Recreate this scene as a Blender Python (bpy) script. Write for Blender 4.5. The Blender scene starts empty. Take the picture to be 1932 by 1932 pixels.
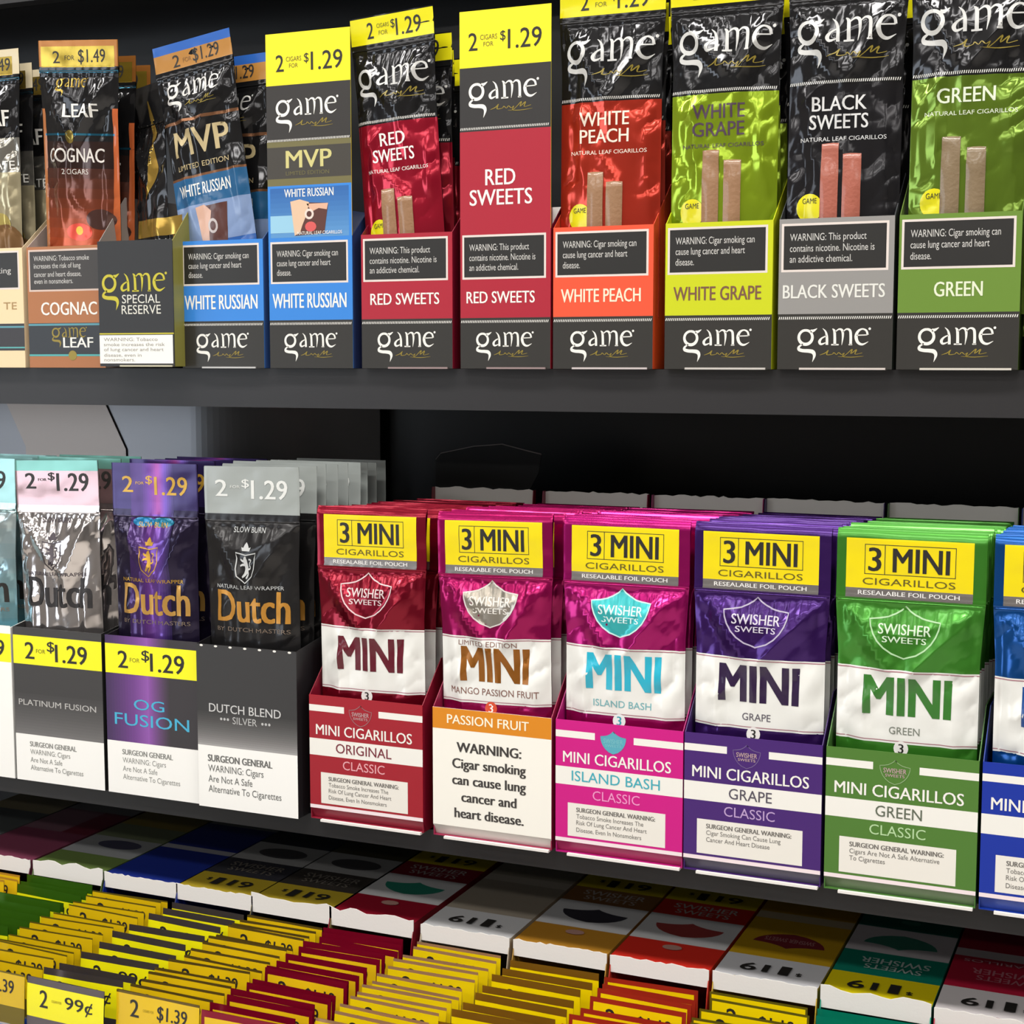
import bpy, bmesh, math, random
import numpy as np
from mathutils import Vector, Matrix, Euler
from mathutils.geometry import tessellate_polygon

SC = bpy.context.scene
COL = SC.collection
RAD = math.radians

# ------------------------------------------------------------------ camera
cam_d = bpy.data.cameras.new('camera')
cam = bpy.data.objects.new('camera', cam_d)
COL.objects.link(cam)
cam_d.sensor_width = 36.0
cam_d.lens = 36.0 * 2890.0 / 1932.0
cam_d.clip_start = 0.02
cam.location = (0, 0, 0)
cam.rotation_euler = (RAD(90 - 5.65), 0, RAD(23.5))
SC.camera = cam

# ------------------------------------------------------------------ world, lamps, exposure
w = bpy.data.worlds.new('world')
SC.world = w
w.use_nodes = True
w.node_tree.nodes['Background'].inputs['Color'].default_value = (0.9, 0.95, 1.0, 1)
w.node_tree.nodes['Background'].inputs['Strength'].default_value = 0.05
SC.view_settings.view_transform = 'Standard'
SC.view_settings.look = 'None'
SC.view_settings.gamma = 1.0
SC.view_settings.use_curve_mapping = False
SC.view_settings.exposure = 0.27


def ceiling_lamp(x, y, z, sx, sy, power, col=(1.0, 0.97, 0.92)):
    d = bpy.data.lights.new('ceiling_lamp', 'AREA')
    d.shape = 'RECTANGLE'
    d.size, d.size_y = sx, sy
    d.energy = power
    d.color = col
    o = bpy.data.objects.new('ceiling_lamp', d)
    COL.objects.link(o)
    o.location = (x, y, z)
    return o


# rows of long fluorescent fittings, parallel to the shelves
for ly, pw in ((0.0, 82), (-1.1, 38), (-2.3, 34), (-3.6, 34)):
    for lx in (-2.55, -0.45, 1.65):
        ceiling_lamp(lx, ly, 1.57, 1.5, 0.24, pw / 3 * 1.0)


# ------------------------------------------------------------------ materials
def lin(c):
    return tuple((v / 12.92 if v <= 0.04045 else ((v + 0.055) / 1.055) ** 2.4) for v in [k / 255.0 for k in c])


MATS = {}


def mat(name, rgb, rough=0.45, metal=0.0, coat=0.0, bump=0.0, bscale=300.0, spec=0.5):
    m = bpy.data.materials.new(name)
    m.use_nodes = True
    nt = m.node_tree
    b = nt.nodes['Principled BSDF']
    b.inputs['Base Color'].default_value = (*lin(rgb), 1)
    b.inputs['Roughness'].default_value = rough
    b.inputs['Metallic'].default_value = metal
    b.inputs['Coat Weight'].default_value = coat
    b.inputs['Coat Roughness'].default_value = 0.12
    b.inputs['Specular IOR Level'].default_value = spec
    if bump:
        tc = nt.nodes.new('ShaderNodeTexCoord')
        no = nt.nodes.new('ShaderNodeTexNoise')
        no.inputs['Scale'].default_value = bscale
        no.inputs['Detail'].default_value = 2
        bp = nt.nodes.new('ShaderNodeBump')
        bp.inputs['Strength'].default_value = bump
        bp.inputs['Distance'].default_value = 0.001
        nt.links.new(tc.outputs['Object'], no.inputs['Vector'])
        nt.links.new(no.outputs['Fac'], bp.inputs['Height'])
        nt.links.new(bp.outputs['Normal'], b.inputs['Normal'])
    MATS[name] = m
    return m


def P(rgb):            # printed cardboard ink
    k = 'ink_%d_%d_%d' % rgb
    return k if k in MATS else mat(k, rgb, 0.42, 0, 0.08) and k


def G(rgb):            # print on glossy film
    k = 'film_%d_%d_%d' % rgb
    return k if k in MATS else mat(k, rgb, 0.25, 0.0, 0.35, 0.04, 260) and k


def F(rgb, rough=0.2, metal=0.85):   # coloured metal foil
    k = 'foil_%d_%d_%d' % rgb
    return k if k in MATS else mat(k, rgb, rough, metal, 0.25, 0.02, 200) and k


mat('black_shelf', (44, 43, 45), 0.38, 0, 0, 0.03, 900)
mat('back_panel_black', (20, 21, 25), 0.30, 0, 0.0)
mat('reflective_grey', (156, 158, 164), 0.42, 0.85)  # metallic grey of the added sheet that mirrors the bright pane
mat('card_white', (236, 232, 228), 0.7, 0, 0, 0.05, 700)
mat('card_grey', (150, 142, 138), 0.6)
mat('flap_grey', (176, 168, 164), 0.42, 0.7)
mat('room_paint', (128, 124, 120), 0.8)
mat('room_tile', (206, 200, 192), 0.5)
mat('added_window_frame', (210, 210, 208), 0.4)
wm = mat('added_glow_pane', (230, 240, 255), 0.4)  # emissive surface of the added, unseen window
wm.node_tree.nodes['Principled BSDF'].inputs['Emission Color'].default_value = (0.82, 0.91, 1.0, 1)
wm.node_tree.nodes['Principled BSDF'].inputs['Emission Strength'].default_value = 2.7
mat('card_black', (8, 8, 10), 0.6)
mat('cigar', (150, 112, 80), 0.5, 0, 0.6, 0.3, 500)
mat('cigar_dark', (128, 108, 80), 0.5, 0, 0.6, 0.3, 500)
mat('cigar_red', (168, 92, 74), 0.5, 0, 0.6, 0.3, 500)
WHITE = P((240, 238, 232))
PAPER = P((242, 240, 235))
INKK = P((38, 36, 34))
BLK = P((46, 44, 42))
YEL = P((250, 236, 30))
GOLD = P((150, 132, 50))


# ------------------------------------------------------------------ objects
def link(name, me, parent=None):
    o = bpy.data.objects.new(name, me)
    COL.objects.link(o)
    if parent:
        o.parent = parent
    return o


def tag(o, label, cat, group=None, kind=None):
    if label:
        o['label'] = label
    if cat:
        o['category'] = cat
    if group:
        o['group'] = group
    if kind:
        o['kind'] = kind
    return o


def thing(name, label, cat, loc=(0, 0, 0), rot=(0, 0, 0), group=None):
    o = bpy.data.objects.new(name, None)
    o.empty_display_size = 0.01
    COL.objects.link(o)
    o.location = loc
    o.rotation_euler = rot
    return tag(o, label, cat, group)


def dup(root, loc, rot, label, group=None, skip=()):
    r = root.copy()
    COL.objects.link(r)
    r.location = loc
    r.rotation_euler = rot
    r['label'] = label
    if group:
        r['group'] = group
    for ch in list(root.children):
        if ch.name.split('.')[0] in skip:
            continue
        c = ch.copy()
        COL.objects.link(c)
        c.parent = r
        for g in ch.children:
            d = g.copy()
            COL.objects.link(d)
            d.parent = c
    return r


def mesh_from(name, verts, faces, mats, fm=None, smooth=False, normals=None):
    me = bpy.data.meshes.new(name)
    me.from_pydata(verts, [], faces)
    for m in mats:
        me.materials.append(MATS[m])
    if fm is not None:
        me.polygons.foreach_set('material_index', fm)
    if smooth:
        me.polygons.foreach_set('use_smooth', [True] * len(me.polygons))
    me.update()
    if normals is not None:
        me.normals_split_custom_set_from_vertices(normals)
    return me


def prism(name, pts, axis, t, m, parent=None, bevel=0.0):
    """a closed outline (2D) pushed along an axis: 'y' outline in x,z; 'x' outline in y,z; 'z' outline in x,y"""
    bm = bmesh.new()
    def p3(p, d):
        return {'y': (p[0], d, p[1]), 'x': (d, p[0], p[1]), 'z': (p[0], p[1], d)}[axis]
    a = [bm.verts.new(p3(p, 0)) for p in pts]
    b = [bm.verts.new(p3(p, t)) for p in pts]
    n = len(pts)
    for tri in tessellate_polygon([[Vector((p[0], p[1], 0)) for p in pts]]):
        bm.faces.new([a[i] for i in tri])
        bm.faces.new([b[i] for i in reversed(tri)])
    for i in range(n):
        bm.faces.new((a[i], a[(i + 1) % n], b[(i + 1) % n], b[i]))
    bmesh.ops.recalc_face_normals(bm, faces=bm.faces)
    if bevel:
        ed = [e for e in bm.edges if len(e.link_faces) == 2 and e.calc_face_angle(0) > 0.6]
        bmesh.ops.bevel(bm, geom=ed, offset=bevel, segments=2, affect='EDGES')
    me = bpy.data.meshes.new(name)
    bm.to_mesh(me)
    bm.free()
    me.materials.append(MATS[m])
    return link(name, me, parent)


def box(name, x0, x1, y0, y1, z0, z1, m, parent=None, bevel=0.0):
    return prism(name, [(x0, z0), (x1, z0), (x1, z1), (x0, z1)], 'y', y1 - y0, m, parent, bevel) if y0 == 0 else \
        _shift(prism(name, [(x0, z0), (x1, z0), (x1, z1), (x0, z1)], 'y', y1 - y0, m, parent, bevel), y0)


def _shift(o, y0):
    for v in o.data.vertices:
        v.co.y += y0
    return o


# ------------------------------------------------------------------ printed artwork
_txt = {}


def text_mesh(s, bold=0.0, italic=0.0):
    k = (s, bold, italic)
    if k in _txt:
        return _txt[k]
    cu = bpy.data.curves.new('lettering', 'FONT')
    cu.body = s
    cu.size = 1.0
    cu.resolution_u = 3
    cu.offset = bold
    cu.shear = italic
    o = bpy.data.objects.new('lettering', cu)
    COL.objects.link(o)
    dg = bpy.context.evaluated_depsgraph_get()
    me = o.evaluated_get(dg).to_mesh()
    V = np.array([(v.co.x, v.co.y) for v in me.vertices])
    T = [tuple(p.vertices) for p in me.polygons]
    bpy.data.objects.remove(o)
    bpy.data.curves.remove(cu)
    if len(V) == 0:
        V = np.zeros((1, 2))
    lo, hi = V.min(0), V.max(0)
    V = (V - lo) / np.maximum(hi - lo, 1e-6)
    _txt[k] = (V, T, (hi - lo))
    return _txt[k]


def smooth_path(pts, n=6):
    """Catmull-Rom through (x, y, width) points"""
    p = np.array(pts, float)
    out = []
    for i in range(len(p) - 1):
        p0, p1, p2, p3 = p[max(i - 1, 0)], p[i], p[i + 1], p[min(i + 2, len(p) - 1)]
        for k in range(n):
            t = k / n
            out.append(0.5 * ((2 * p1) + (-p0 + p2) * t + (2 * p0 - 5 * p1 + 4 * p2 - p3) * t * t + (-p0 + 3 * p1 - 3 * p2 + p3) * t ** 3))
    out.append(p[-1])
    return np.array(out)


def strip_quads(path):
    xy = path[:, :2]
    d = np.gradient(xy, axis=0)
    d /= np.maximum(np.linalg.norm(d, axis=1, keepdims=True), 1e-9)
    nrm = np.stack([-d[:, 1], d[:, 0]], 1)
    L = xy + nrm * path[:, 2:3] / 2
    R = xy - nrm * path[:, 2:3] / 2
    V = np.concatenate([L, R])
    n = len(xy)
    return V, [(i, i + 1, n + i + 1, n + i) for i in range(n - 1)]


def _arc(cx, cy, rx, ry, a0, a1, w0, w1, n=8):
    return [(cx + rx * math.cos(RAD(a0 + (a1 - a0) * i / n)), cy + ry * math.sin(RAD(a0 + (a1 - a0) * i / n)),
             w0 + (w1 - w0) * (0.5 - 0.5 * math.cos(2 * math.pi * i / n))) for i in range(n + 1)]


# strokes of the lower-case wordmark: x height 1, tail of the g hangs to -1
WORDMARK = [
    _arc(0.56, 0.48, 0.42, 0.42, 90, 450, 0.15, 0.19, 18),
    [(0.86, 0.86, 0.16), (1.02, 0.86, 0.16), (1.26, 1.0, 0.03)],
    [(0.40, 0.07, 0.07), (0.17, -0.08, 0.13), (0.16, -0.24, 0.2), (0.40, -0.32, 0.2), (0.75, -0.34, 0.22), (1.02, -0.40, 0.24), (1.12, -0.62, 0.17), (1.0, -1.0, 0.01)],
    [(1.60, 1.0, 0.02), (1.78, 0.82, 0.10), (1.87, 0.5, 0.15), (1.88, 0.02, 0.16)],
    [(1.84, 0.56, 0.06), (1.56, 0.42, 0.10), (1.42, 0.22, 0.17), (1.52, 0.06, 0.12), (1.82, 0.16, 0.05)],
    [(2.20, 0.98, 0.04), (2.32, 0.85, 0.15), (2.35, 0.5, 0.16), (2.36, 0.03, 0.17)],
    [(2.14, 0.03, 0.08), (2.60, 0.03, 0.08)],
    [(2.36, 0.78, 0.05), (2.60, 0.95, 0.09), (2.80, 0.86, 0.15), (2.84, 0.5, 0.12), (2.78, 0.0, 0.02)],
    [(2.84, 0.78, 0.05), (3.05, 0.95, 0.09), (3.27, 0.86, 0.15), (3.32, 0.5, 0.16), (3.32, 0.03, 0.16)],
    [(3.20, 0.03, 0.07), (3.42, 0.03, 0.07)],
    [(3.68, 0.58, 0.06), (4.32, 0.60, 0.06)],
    [(4.33, 0.60, 0.13), (4.26, 0.84, 0.12), (4.02, 0.95, 0.09), (3.76, 0.82, 0.15), (3.64, 0.5, 0.20), (3.76, 0.16, 0.17), (4.04, 0.04, 0.12), (4.38, 0.2, 0.02)],
]
SCRIPT = [[(0, 0.25, 0.04), (0.4, 0.5, 0.09), (0.62, 0.85, 0.04), (0.5, 0.3, 0.09), (0.9, 0.35, 0.05), (1.0, 0.55, 0.07), (1.2, 0.3, 0.05), (1.35, 0.55, 0.07), (1.55, 0.3, 0.06), (1.75, 0.5, 0.05), (1.6, 0.0, 0.06), (1.9, 0.35, 0.05), (2.3, 0.95, 0.08), (2.2, 0.4, 0.06), (2.6, 0.9, 0.09), (2.5, 0.35, 0.06), (3.0, 0.5, 0.05)],
          [(1.3, 0.06, 0.03), (2.2, -0.02, 0.08), (3.1, 0.1, 0.03)]]
SHIELD = [(0.5, 1.0), (0.56, 0.92), (0.64, 0.85), (0.74, 0.79), (0.86, 0.755), (1.0, 0.735), (0.985, 0.60), (0.95, 0.46), (0.89, 0.32), (0.80, 0.19), (0.68, 0.08), (0.5, 0.0)]
SHIELD = SHIELD + [(1 - x, y) for x, y in SHIELD[-2:0:-1]]
CREST = [(0.04, 0.76), (0.5, 0.70), (0.96, 0.76), (0.90, 0.62), (0.92, 0.36), (0.84, 0.18), (0.5, 0.0), (0.16, 0.18), (0.08, 0.36), (0.10, 0.62)]
LION = [
    [(0.50, 0.66, 0.05), (0.47, 0.60, 0.15), (0.50, 0.52, 0.15), (0.54, 0.44, 0.14), (0.56, 0.35, 0.15), (0.52, 0.26, 0.12), (0.46, 0.20, 0.08), (0.38, 0.15, 0.05)],
    [(0.58, 0.32, 0.10), (0.64, 0.24, 0.07), (0.60, 0.17, 0.06), (0.54, 0.12, 0.05)],
    [(0.46, 0.54, 0.07), (0.34, 0.56, 0.06), (0.26, 0.60, 0.04)],
    [(0.48, 0.46, 0.07), (0.36, 0.46, 0.06), (0.27, 0.43, 0.04)],
    [(0.60, 0.34, 0.05), (0.74, 0.38, 0.04), (0.68, 0.48, 0.03), (0.74, 0.58, 0.04), (0.64, 0.60, 0.04)],
]
CROWN = [(0.32, 0.80), (0.27, 0.90), (0.36, 0.88), (0.42, 0.96), (0.50, 1.02), (0.58, 0.96), (0.64, 0.88), (0.73, 0.90), (0.68, 0.80)]


class Art:
    """printed shapes in millimetres on a panel (x right, y up); each one gets a layer"""
    def __init__(s):
        s.items = []
        s.sub = []

    def tri(s, V, T, m, layer):
        s.items.append((np.asarray(V, float), T, m, layer))

    def rect(s, x0, y0, x1, y1, m, layer=1):
        s.tri([(x0, y0), (x1, y0), (x1, y1), (x0, y1)], [(0, 1, 2, 3)], m, layer)

    def frame(s, x0, y0, x1, y1, t, m, layer=2):
        s.rect(x0, y0, x1, y0 + t, m, layer); s.rect(x0, y1 - t, x1, y1, m, layer)
        s.rect(x0, y0 + t, x0 + t, y1 - t, m, layer); s.rect(x1 - t, y0 + t, x1, y1 - t, m, layer)

    def text(s, t, x0, y0, x1, y1, m, bold=0.0, layer=3, turn=False, italic=0.0):
        V, T, d = text_mesh(t, 0.0, italic)
        V = V if not turn else 1 - V
        b = bold * (y1 - y0) * 0.9
        n = 0 if bold < 0.004 else (1 if bold < 0.028 else 2)
        for i in range(-n, n + 1):
            k = i / max(n, 1)
            s.tri(V * [x1 - x0 - 2 * b, y1 - y0] + [x0 + b + k * b, y0], T, m, layer + 0.01 * i)

    def lines(s, rows, x0, top, size, m, bold=0.0, layer=3, width=0.62, gap=1.3, centre=None, maxw=None):
        if maxw:
            width = maxw / max(text_mesh(r.lstrip('*'))[2][0] for r in rows) / size * 0.73
        for i, r in enumerate(rows):
            b = bold
            if r.startswith('*'):
                r, b = r[1:], 0.03
            V, T, d = text_mesh(r, 0.0)
            k = size * width / 0.73
            wd = d[0] * k
            desc = any(c in r for c in 'gjpqy,')
            h = d[1] * size / 0.73
            y0 = top - size - i * size * gap - (0.2 * size / 0.73 if desc else 0)
            xs = x0 if centre is None else centre - wd / 2
            for dx in ((-.5, .5) if b else (0,)):
                s.tri(V * [wd, h] + [xs + dx * size * 0.09, y0], T, m, layer + 0.01 * dx)

    def poly(s, pts, m, layer=2):
        T = [tuple(t) for t in tessellate_polygon([[Vector((p[0], p[1], 0)) for p in pts]])]
        s.tri(pts, T, m, layer)

    def stroke(s, pts, m, layer=3, n=5):
        V, T = strip_quads(smooth_path(pts, n))
        s.tri(V, T, m, layer)

    def strokes(s, S, x0, y0, sx, sy, m, layer=3):
        for pts in S:
            V, T = strip_quads(smooth_path(pts, 4))
            s.tri(V * [sx, sy] + [x0, y0], T, m, layer)

    def outline(s, pts, x0, y0, sx, sy, wd, m, layer=3):
        p = [(x0 + a * sx, y0 + b * sy, wd) for a, b in pts]
        V, T = strip_quads(np.array(p + p[:2]))
        s.tri(V, T, m, layer)

    def wordmark(s, x0, x1, base, m, layer=3, sub=True):
        k = (x1 - x0) / 4.4
        s.strokes(WORDMARK, x0, base, k, k * 1.02, m, layer)
        s.tri([(x1 + .5 * k * math.cos(a) * .16 + .05 * k, base + k * .98 + .5 * k * math.sin(a) * .16) for a in np.linspace(0, 6.28, 8)[:-1]], [(0, 1, 2, 3, 4, 5, 6)], m, layer)
        if sub:
            s.strokes(SCRIPT, x0 + 1.45 * k, base - 0.72 * k, 0.86 * k, 0.5 * k, GOLD, layer)

    def dots(s, x0, x1, y, m, step=1.15, h=1.5, layer=3):
        x = x0
        while x < x1 - 1:
            s.tri([(x, y), (x + .5, y), (x + .95, y + h), (x + .45, y + h)], [(0, 1, 2, 3)], m, layer)
            x += step

    def ellipse(s, cx, cy, rx, ry, m, layer=2, n=20):
        s.tri([(cx + rx * math.cos(6.2832 * i / n), cy + ry * math.sin(6.2832 * i / n)) for i in range(n)], [tuple(range(n))], m, layer)

    def grad(s, x0, y0, x1, y1, c0, c1, maker, layer=1, n=14, vertical=True, gamma=1.0):
        for i in range(n):
            t = ((i + 0.5) / n) ** gamma
            c = tuple(int(round(a + (b - a) * t)) for a, b in zip(c0, c1))
            if vertical:
                s.rect(x0, y0 + (y1 - y0) * i / n, x1, y0 + (y1 - y0) * (i + 1) / n, maker(c), layer)
            else:
                s.rect(x0 + (x1 - x0) * i / n, y0, x0 + (x1 - x0) * (i + 1) / n, y1, maker(c), layer)

    def crest(s, x0, y0, wd, h, m, layer=3):
        s.outline(CREST, x0, y0, wd, h, wd * 0.045, m, layer)
        s.strokes(LION, x0, y0, wd, h, m, layer)
        s.poly([(x0 + a * wd, y0 + b * h) for a, b in CROWN], m, layer)

    def badge(s, x0, y0, wd, h, fill, line, ink, layer=2):
        if fill:
            s.poly([(x0 + a * wd, y0 + b * h) for a, b in SHIELD], fill, layer)
        s.outline(SHIELD, x0, y0, wd, h, wd * 0.022, line, layer + 1)
        s.text('SWISHER', x0 + wd * .12, y0 + h * .46, x0 + wd * .88, y0 + h * .66, ink, 0.02, layer + 1)
        s.text('SWEETS', x0 + wd * .18, y0 + h * .30, x0 + wd * .82, y0 + h * .42, ink, 0.03, layer + 1)


def art_arrays(art, eps):
    V, Fc, M, names, n = [], [], [], [], 0
    for v, T, m, layer in art.items:
        if m not in names:
            names.append(m)
        mi = names.index(m)
        V.append(np.concatenate([v, np.full((len(v), 1), layer * eps)], 1))
        for t in T:
            Fc.append(tuple(i + n for i in t)); M.append(mi)
        n += len(v)
    return np.concatenate(V), Fc, M, names


def fix_ccw(V, Fc):
    out = []
    for f in Fc:
        a = 0.0
        for i in range(len(f)):
            p, q = V[f[i]], V[f[(i + 1) % len(f)]]
            a += p[0] * q[1] - q[0] * p[1]
        out.append(tuple(f) if a >= 0 else tuple(reversed(f)))
    return out


def flat_panel(name, art, W, H, t, base, parent, place=None):
    """a card W x H mm with the artwork printed on its front (-Y) face, t mm thick; place maps local (x, y, d) metres"""
    V, Fc, M, names = art_arrays(art, 0.06) if art and art.items else (np.zeros((0, 3)), [], [], [])
    Fc = fix_ccw(V, Fc)
    verts = [(v[0] / 1000, -v[2] / 1000, v[1] / 1000) for v in V]
    if base not in names:
        names = names + [base]
    bi = names.index(base)
    n = len(verts)
    verts += [(x / 1000, y / 1000, z / 1000) for y in (0, t) for x, z in ((0, 0), (W, 0), (W, H), (0, H))]
    bf = [(0, 1, 2, 3), (7, 6, 5, 4), (0, 4, 5, 1), (1, 5, 6, 2), (2, 6, 7, 3), (3, 7, 4, 0)]
    faces = Fc + [tuple(i + n for i in f) for f in bf]
    if place:
        verts = [place(*v) for v in verts]
    o = link(name, mesh_from(name, verts, faces, names, M + [bi] * 6), parent)
    for nm, sa in (art.sub if art else []):
        V, Fc, M, names = art_arrays(sa, 0.06)
        verts = [(v[0] / 1000, -v[2] / 1000, v[1] / 1000) for v in V]
        if place:
            verts = [place(*v) for v in verts]
        link(nm, mesh_from(nm, verts, fix_ccw(V, Fc), names, M), o)
    return o


# ------------------------------------------------------------------ foil pouches
def vnoise(x, y, seed):
    def h(i, j):
        n = (i * 374761393 + j * 668265263 + seed * 1442695041) & 0x7fffffff
        n = ((n ^ (n >> 13)) * 1274126177) & 0x7fffffff
        return ((n ^ (n >> 16)) & 0xffff) / 65535.0
    xi, yi = np.floor(x).astype(np.int64), np.floor(y).astype(np.int64)
    fx, fy = x - xi, y - yi
    fx, fy = fx * fx * (3 - 2 * fx), fy * fy * (3 - 2 * fy)
    return (h(xi, yi) * (1 - fx) + h(xi + 1, yi) * fx) * (1 - fy) + (h(xi, yi + 1) * (1 - fx) + h(xi + 1, yi + 1) * fx) * fy - 0.5


def smin(a, b, k):
    hh = np.clip(0.5 + 0.5 * (b - a) / k, 0, 1)
    return b * (1 - hh) + a * hh - k * hh * (1 - hh)


class Shape:
    def __init__(s, W, H, zipv, T=4.0, seed=1, crinkle=1.0, slope=0.2, bumps=(), cig=0.0, ripple=0.5, skew=0.0, bow=0.0, curl=0.0):
        s.__dict__.update(locals())
        rnd = random.Random(seed + 50)
        q = W / 60.0
        px, py = rnd.uniform(-5, 8) * q, zipv - rnd.uniform(40, 50)
        j = lambda k: rnd.uniform(-k, k)
        s.folds = [(-21 * q, zipv - 13 + j(3), px, py, 2.0, 6.5 * q), (22 * q, zipv - 11 + j(3), px, py, 1.9, 6.5 * q),
                   (-19 * q + j(3), zipv - 40, -16 * q + j(3), zipv - 105, 1.2, 5.5 * q), (-24 * q, zipv - 62 + j(6), -10 * q, zipv - 50 + j(6), 0.9, 6 * q),
                   (20 * q + j(3), zipv - 55, 23 * q, zipv - 110 + j(8), 1.1, 6 * q), (23 * q, zipv - 30 + j(8), 15 * q, zipv - 52 + j(5), -0.9, 6 * q),
                   (px, py, px + j(6), py - 26, 0.7, 5 * q), (-8 * q + j(5), zipv - 80, 6 * q + j(5), zipv - 96 + j(9), 0.6, 6 * q)]

    def depth(s, u, v):
        """bulge towards the viewer, mm"""
        a = np.clip(np.abs(2 * u / s.W), 0, 1)
        B = s.T * np.power(np.clip(1 - a ** 2.4, 0, 1), 0.8)
        for c in s.bumps:
            B = B + 1.5 * np.exp(-((u - c) / 5.5) ** 2) * np.clip((s.cig - v) / 10.0, 0, 1)
        vz = s.zipv
        Pl = s.slope * (vz - 4 - v) + 0.6 * s.slope * np.abs(u - s.skew) * np.clip((vz - v) / 25, 0, 1)
        body = smin(B, np.maximum(Pl, 0), 0.35)
        body = np.minimum(body, 0.35 * np.maximum(v, 0))
        # creases in the foil
        n1 = vnoise(u / 13.0 + 3.1, v / 34.0, s.seed)
        n3 = vnoise((u + v * .6) / 19.0, (v - u * .6) / 13.0, s.seed + 9)
        n4 = vnoise((u - v * .5) / 9.0, (v + u * .5) / 15.0, s.seed + 17)
        rid = np.abs(n1) * 2.2 + np.abs(n3) * 1.7 + np.abs(n4) * 0.5
        side = 0.3 + 0.8 * np.clip((a - 0.35) / 0.5, 0, 1)
        amt = s.crinkle * np.clip((vz - v) / 12.0, 0, 1) * side * np.clip(body / 1.2, 0.15, 1)
        d = body + amt * (rid - 0.9)
        for (u0, v0, u1, v1, amp, wd) in s.folds:
            ex, ey = u1 - u0, v1 - v0
            t = np.clip(((u - u0) * ex + (v - v0) * ey) / (ex * ex + ey * ey), 0, 1)
            ds = np.hypot(u - u0 - t * ex, v - v0 - t * ey)
            d = d + s.crinkle * amp * np.clip(1 - ds / wd, 0, 1) ** 1.15 * np.clip(1.6 - 1.4 * np.abs(2 * t - 1), 0, 1) * np.clip((vz - 2 - v) / 8, 0, 1)
        # gathered puckers right under the seal
        k = np.exp(-((vz - 9 - v) / 6.0) ** 2)
        d = d + s.crinkle * 0.22 * k * np.sin(u * 0.9 + 3 * vnoise(u / 7, v / 9, s.seed + 3))
        # the flat head above the seal
        hd = np.clip((v - vz) / 8.0, 0, 1)
        d = d + hd * s.ripple * (1.6 * vnoise(u / 24.0, v / 14.0, s.seed + 21) + 0.5 * vnoise(u / 8.0, v / 6.0, s.seed + 2))
        # ridges of the press seal
        for o, amp in ((0.0, 0.75), (-3.2, 0.5)):
            d = d + amp * np.exp(-((v - vz - o) / 0.8) ** 2)
        return d

    def bend(s, v):
        t = np.clip(v / s.H, 0, 1)
        return s.bow * t * t - s.curl * np.clip((v - s.H + 6.5) / 6.5, 0, 1) ** 2

    def pos(s, u, v, off):
        d = s.depth(u, v)
        e = 0.25
        full = lambda a, b: s.depth(a, b) + s.bend(b)
        du = (full(u + e, v) - full(u - e, v)) / (2 * e)
        dv = (full(u, v + e) - full(u, v - e)) / (2 * e)
        n = np.stack([-du, -np.ones_like(du), -dv], 1)
        n[:, 0], n[:, 2] = -du * 1.0, -dv * 1.0
        n /= np.linalg.norm(n, axis=1, keepdims=True)
        n[:, 0] *= 1
        body = np.clip((s.zipv - v) / 30.0, 0, 1)
        x = u * (1 - 0.05 * body)
        p = np.stack([x, -d - 0.25 - s.bend(v), v], 1)
        # surface normal of (u, -d(u,v), v): (-du, -1, -dv)
        return p + n * off[:, None], n


def pouch_part(name, art, sh, v0, v1, base, parent, step=2.0, back=True, foot=None):
    """the strip v0..v1 of a pouch: front film with its print, and the back film"""
    W = sh.W
    A = Art()
    A.rect(0, v0, W, v1, base, 0)
    if art:
        A.items += art.items
    V, Fc, M, names = art_arrays(A, 0.07)
    Fc = fix_ccw(V, Fc)
    bm = bmesh.new()
    bv = [bm.verts.new(v) for v in V]
    for f, m in zip(Fc, M):
        try:
            bm.faces.new([bv[i] for i in f]).material_index = m
        except ValueError:
            pass
    for x in np.arange(step, W, step):
        bmesh.ops.bisect_plane(bm, geom=bm.verts[:] + bm.edges[:] + bm.faces[:], dist=1e-5, plane_co=(x, 0, 0), plane_no=(1, 0, 0))
    for y in np.arange(math.floor(v0 / step) * step + step, v1, step):
        bmesh.ops.bisect_plane(bm, geom=bm.verts[:] + bm.edges[:] + bm.faces[:], dist=1e-5, plane_co=(0, y, 0), plane_no=(0, 1, 0))
    co = np.array([v.co[:] for v in bm.verts])
    p, nrm = sh.pos(co[:, 0] - W / 2, co[:, 1], co[:, 2])
    bm.verts.index_update()
    faces = [tuple(v.index for v in f.verts) for f in bm.faces]
    fm = [f.material_index for f in bm.faces]
    bm.free()
    verts = (p / 1000).tolist()
    normals = nrm.tolist()
    if back:
        n = len(verts)
        us = np.linspace(0, W, 9)
        vs = np.linspace(v0, v1, max(3, int((v1 - v0) / 10)))
        uu, vv = np.meshgrid(us, vs)
        uu, vv = uu.ravel() - W / 2, vv.ravel()
        q, qn = sh.pos(uu, vv, np.zeros_like(uu))
        dd = -(q[:, 1] + sh.bend(vv))
        q[:, 1] = 0.7 * dd + 0.1 - sh.bend(vv)
        qn = qn * [1, -1, 1]
        verts += (q / 1000).tolist()
        normals += qn.tolist()
        nx = len(us)
        for j in range(len(vs) - 1):
            for i in range(nx - 1):
                k = n + j * nx + i
                faces.append((k, k + nx, k + nx + 1, k + 1)); fm.append(0)
    me = mesh_from(name, verts, faces, names, fm, True, normals)
    return link(name, me, parent)


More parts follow.
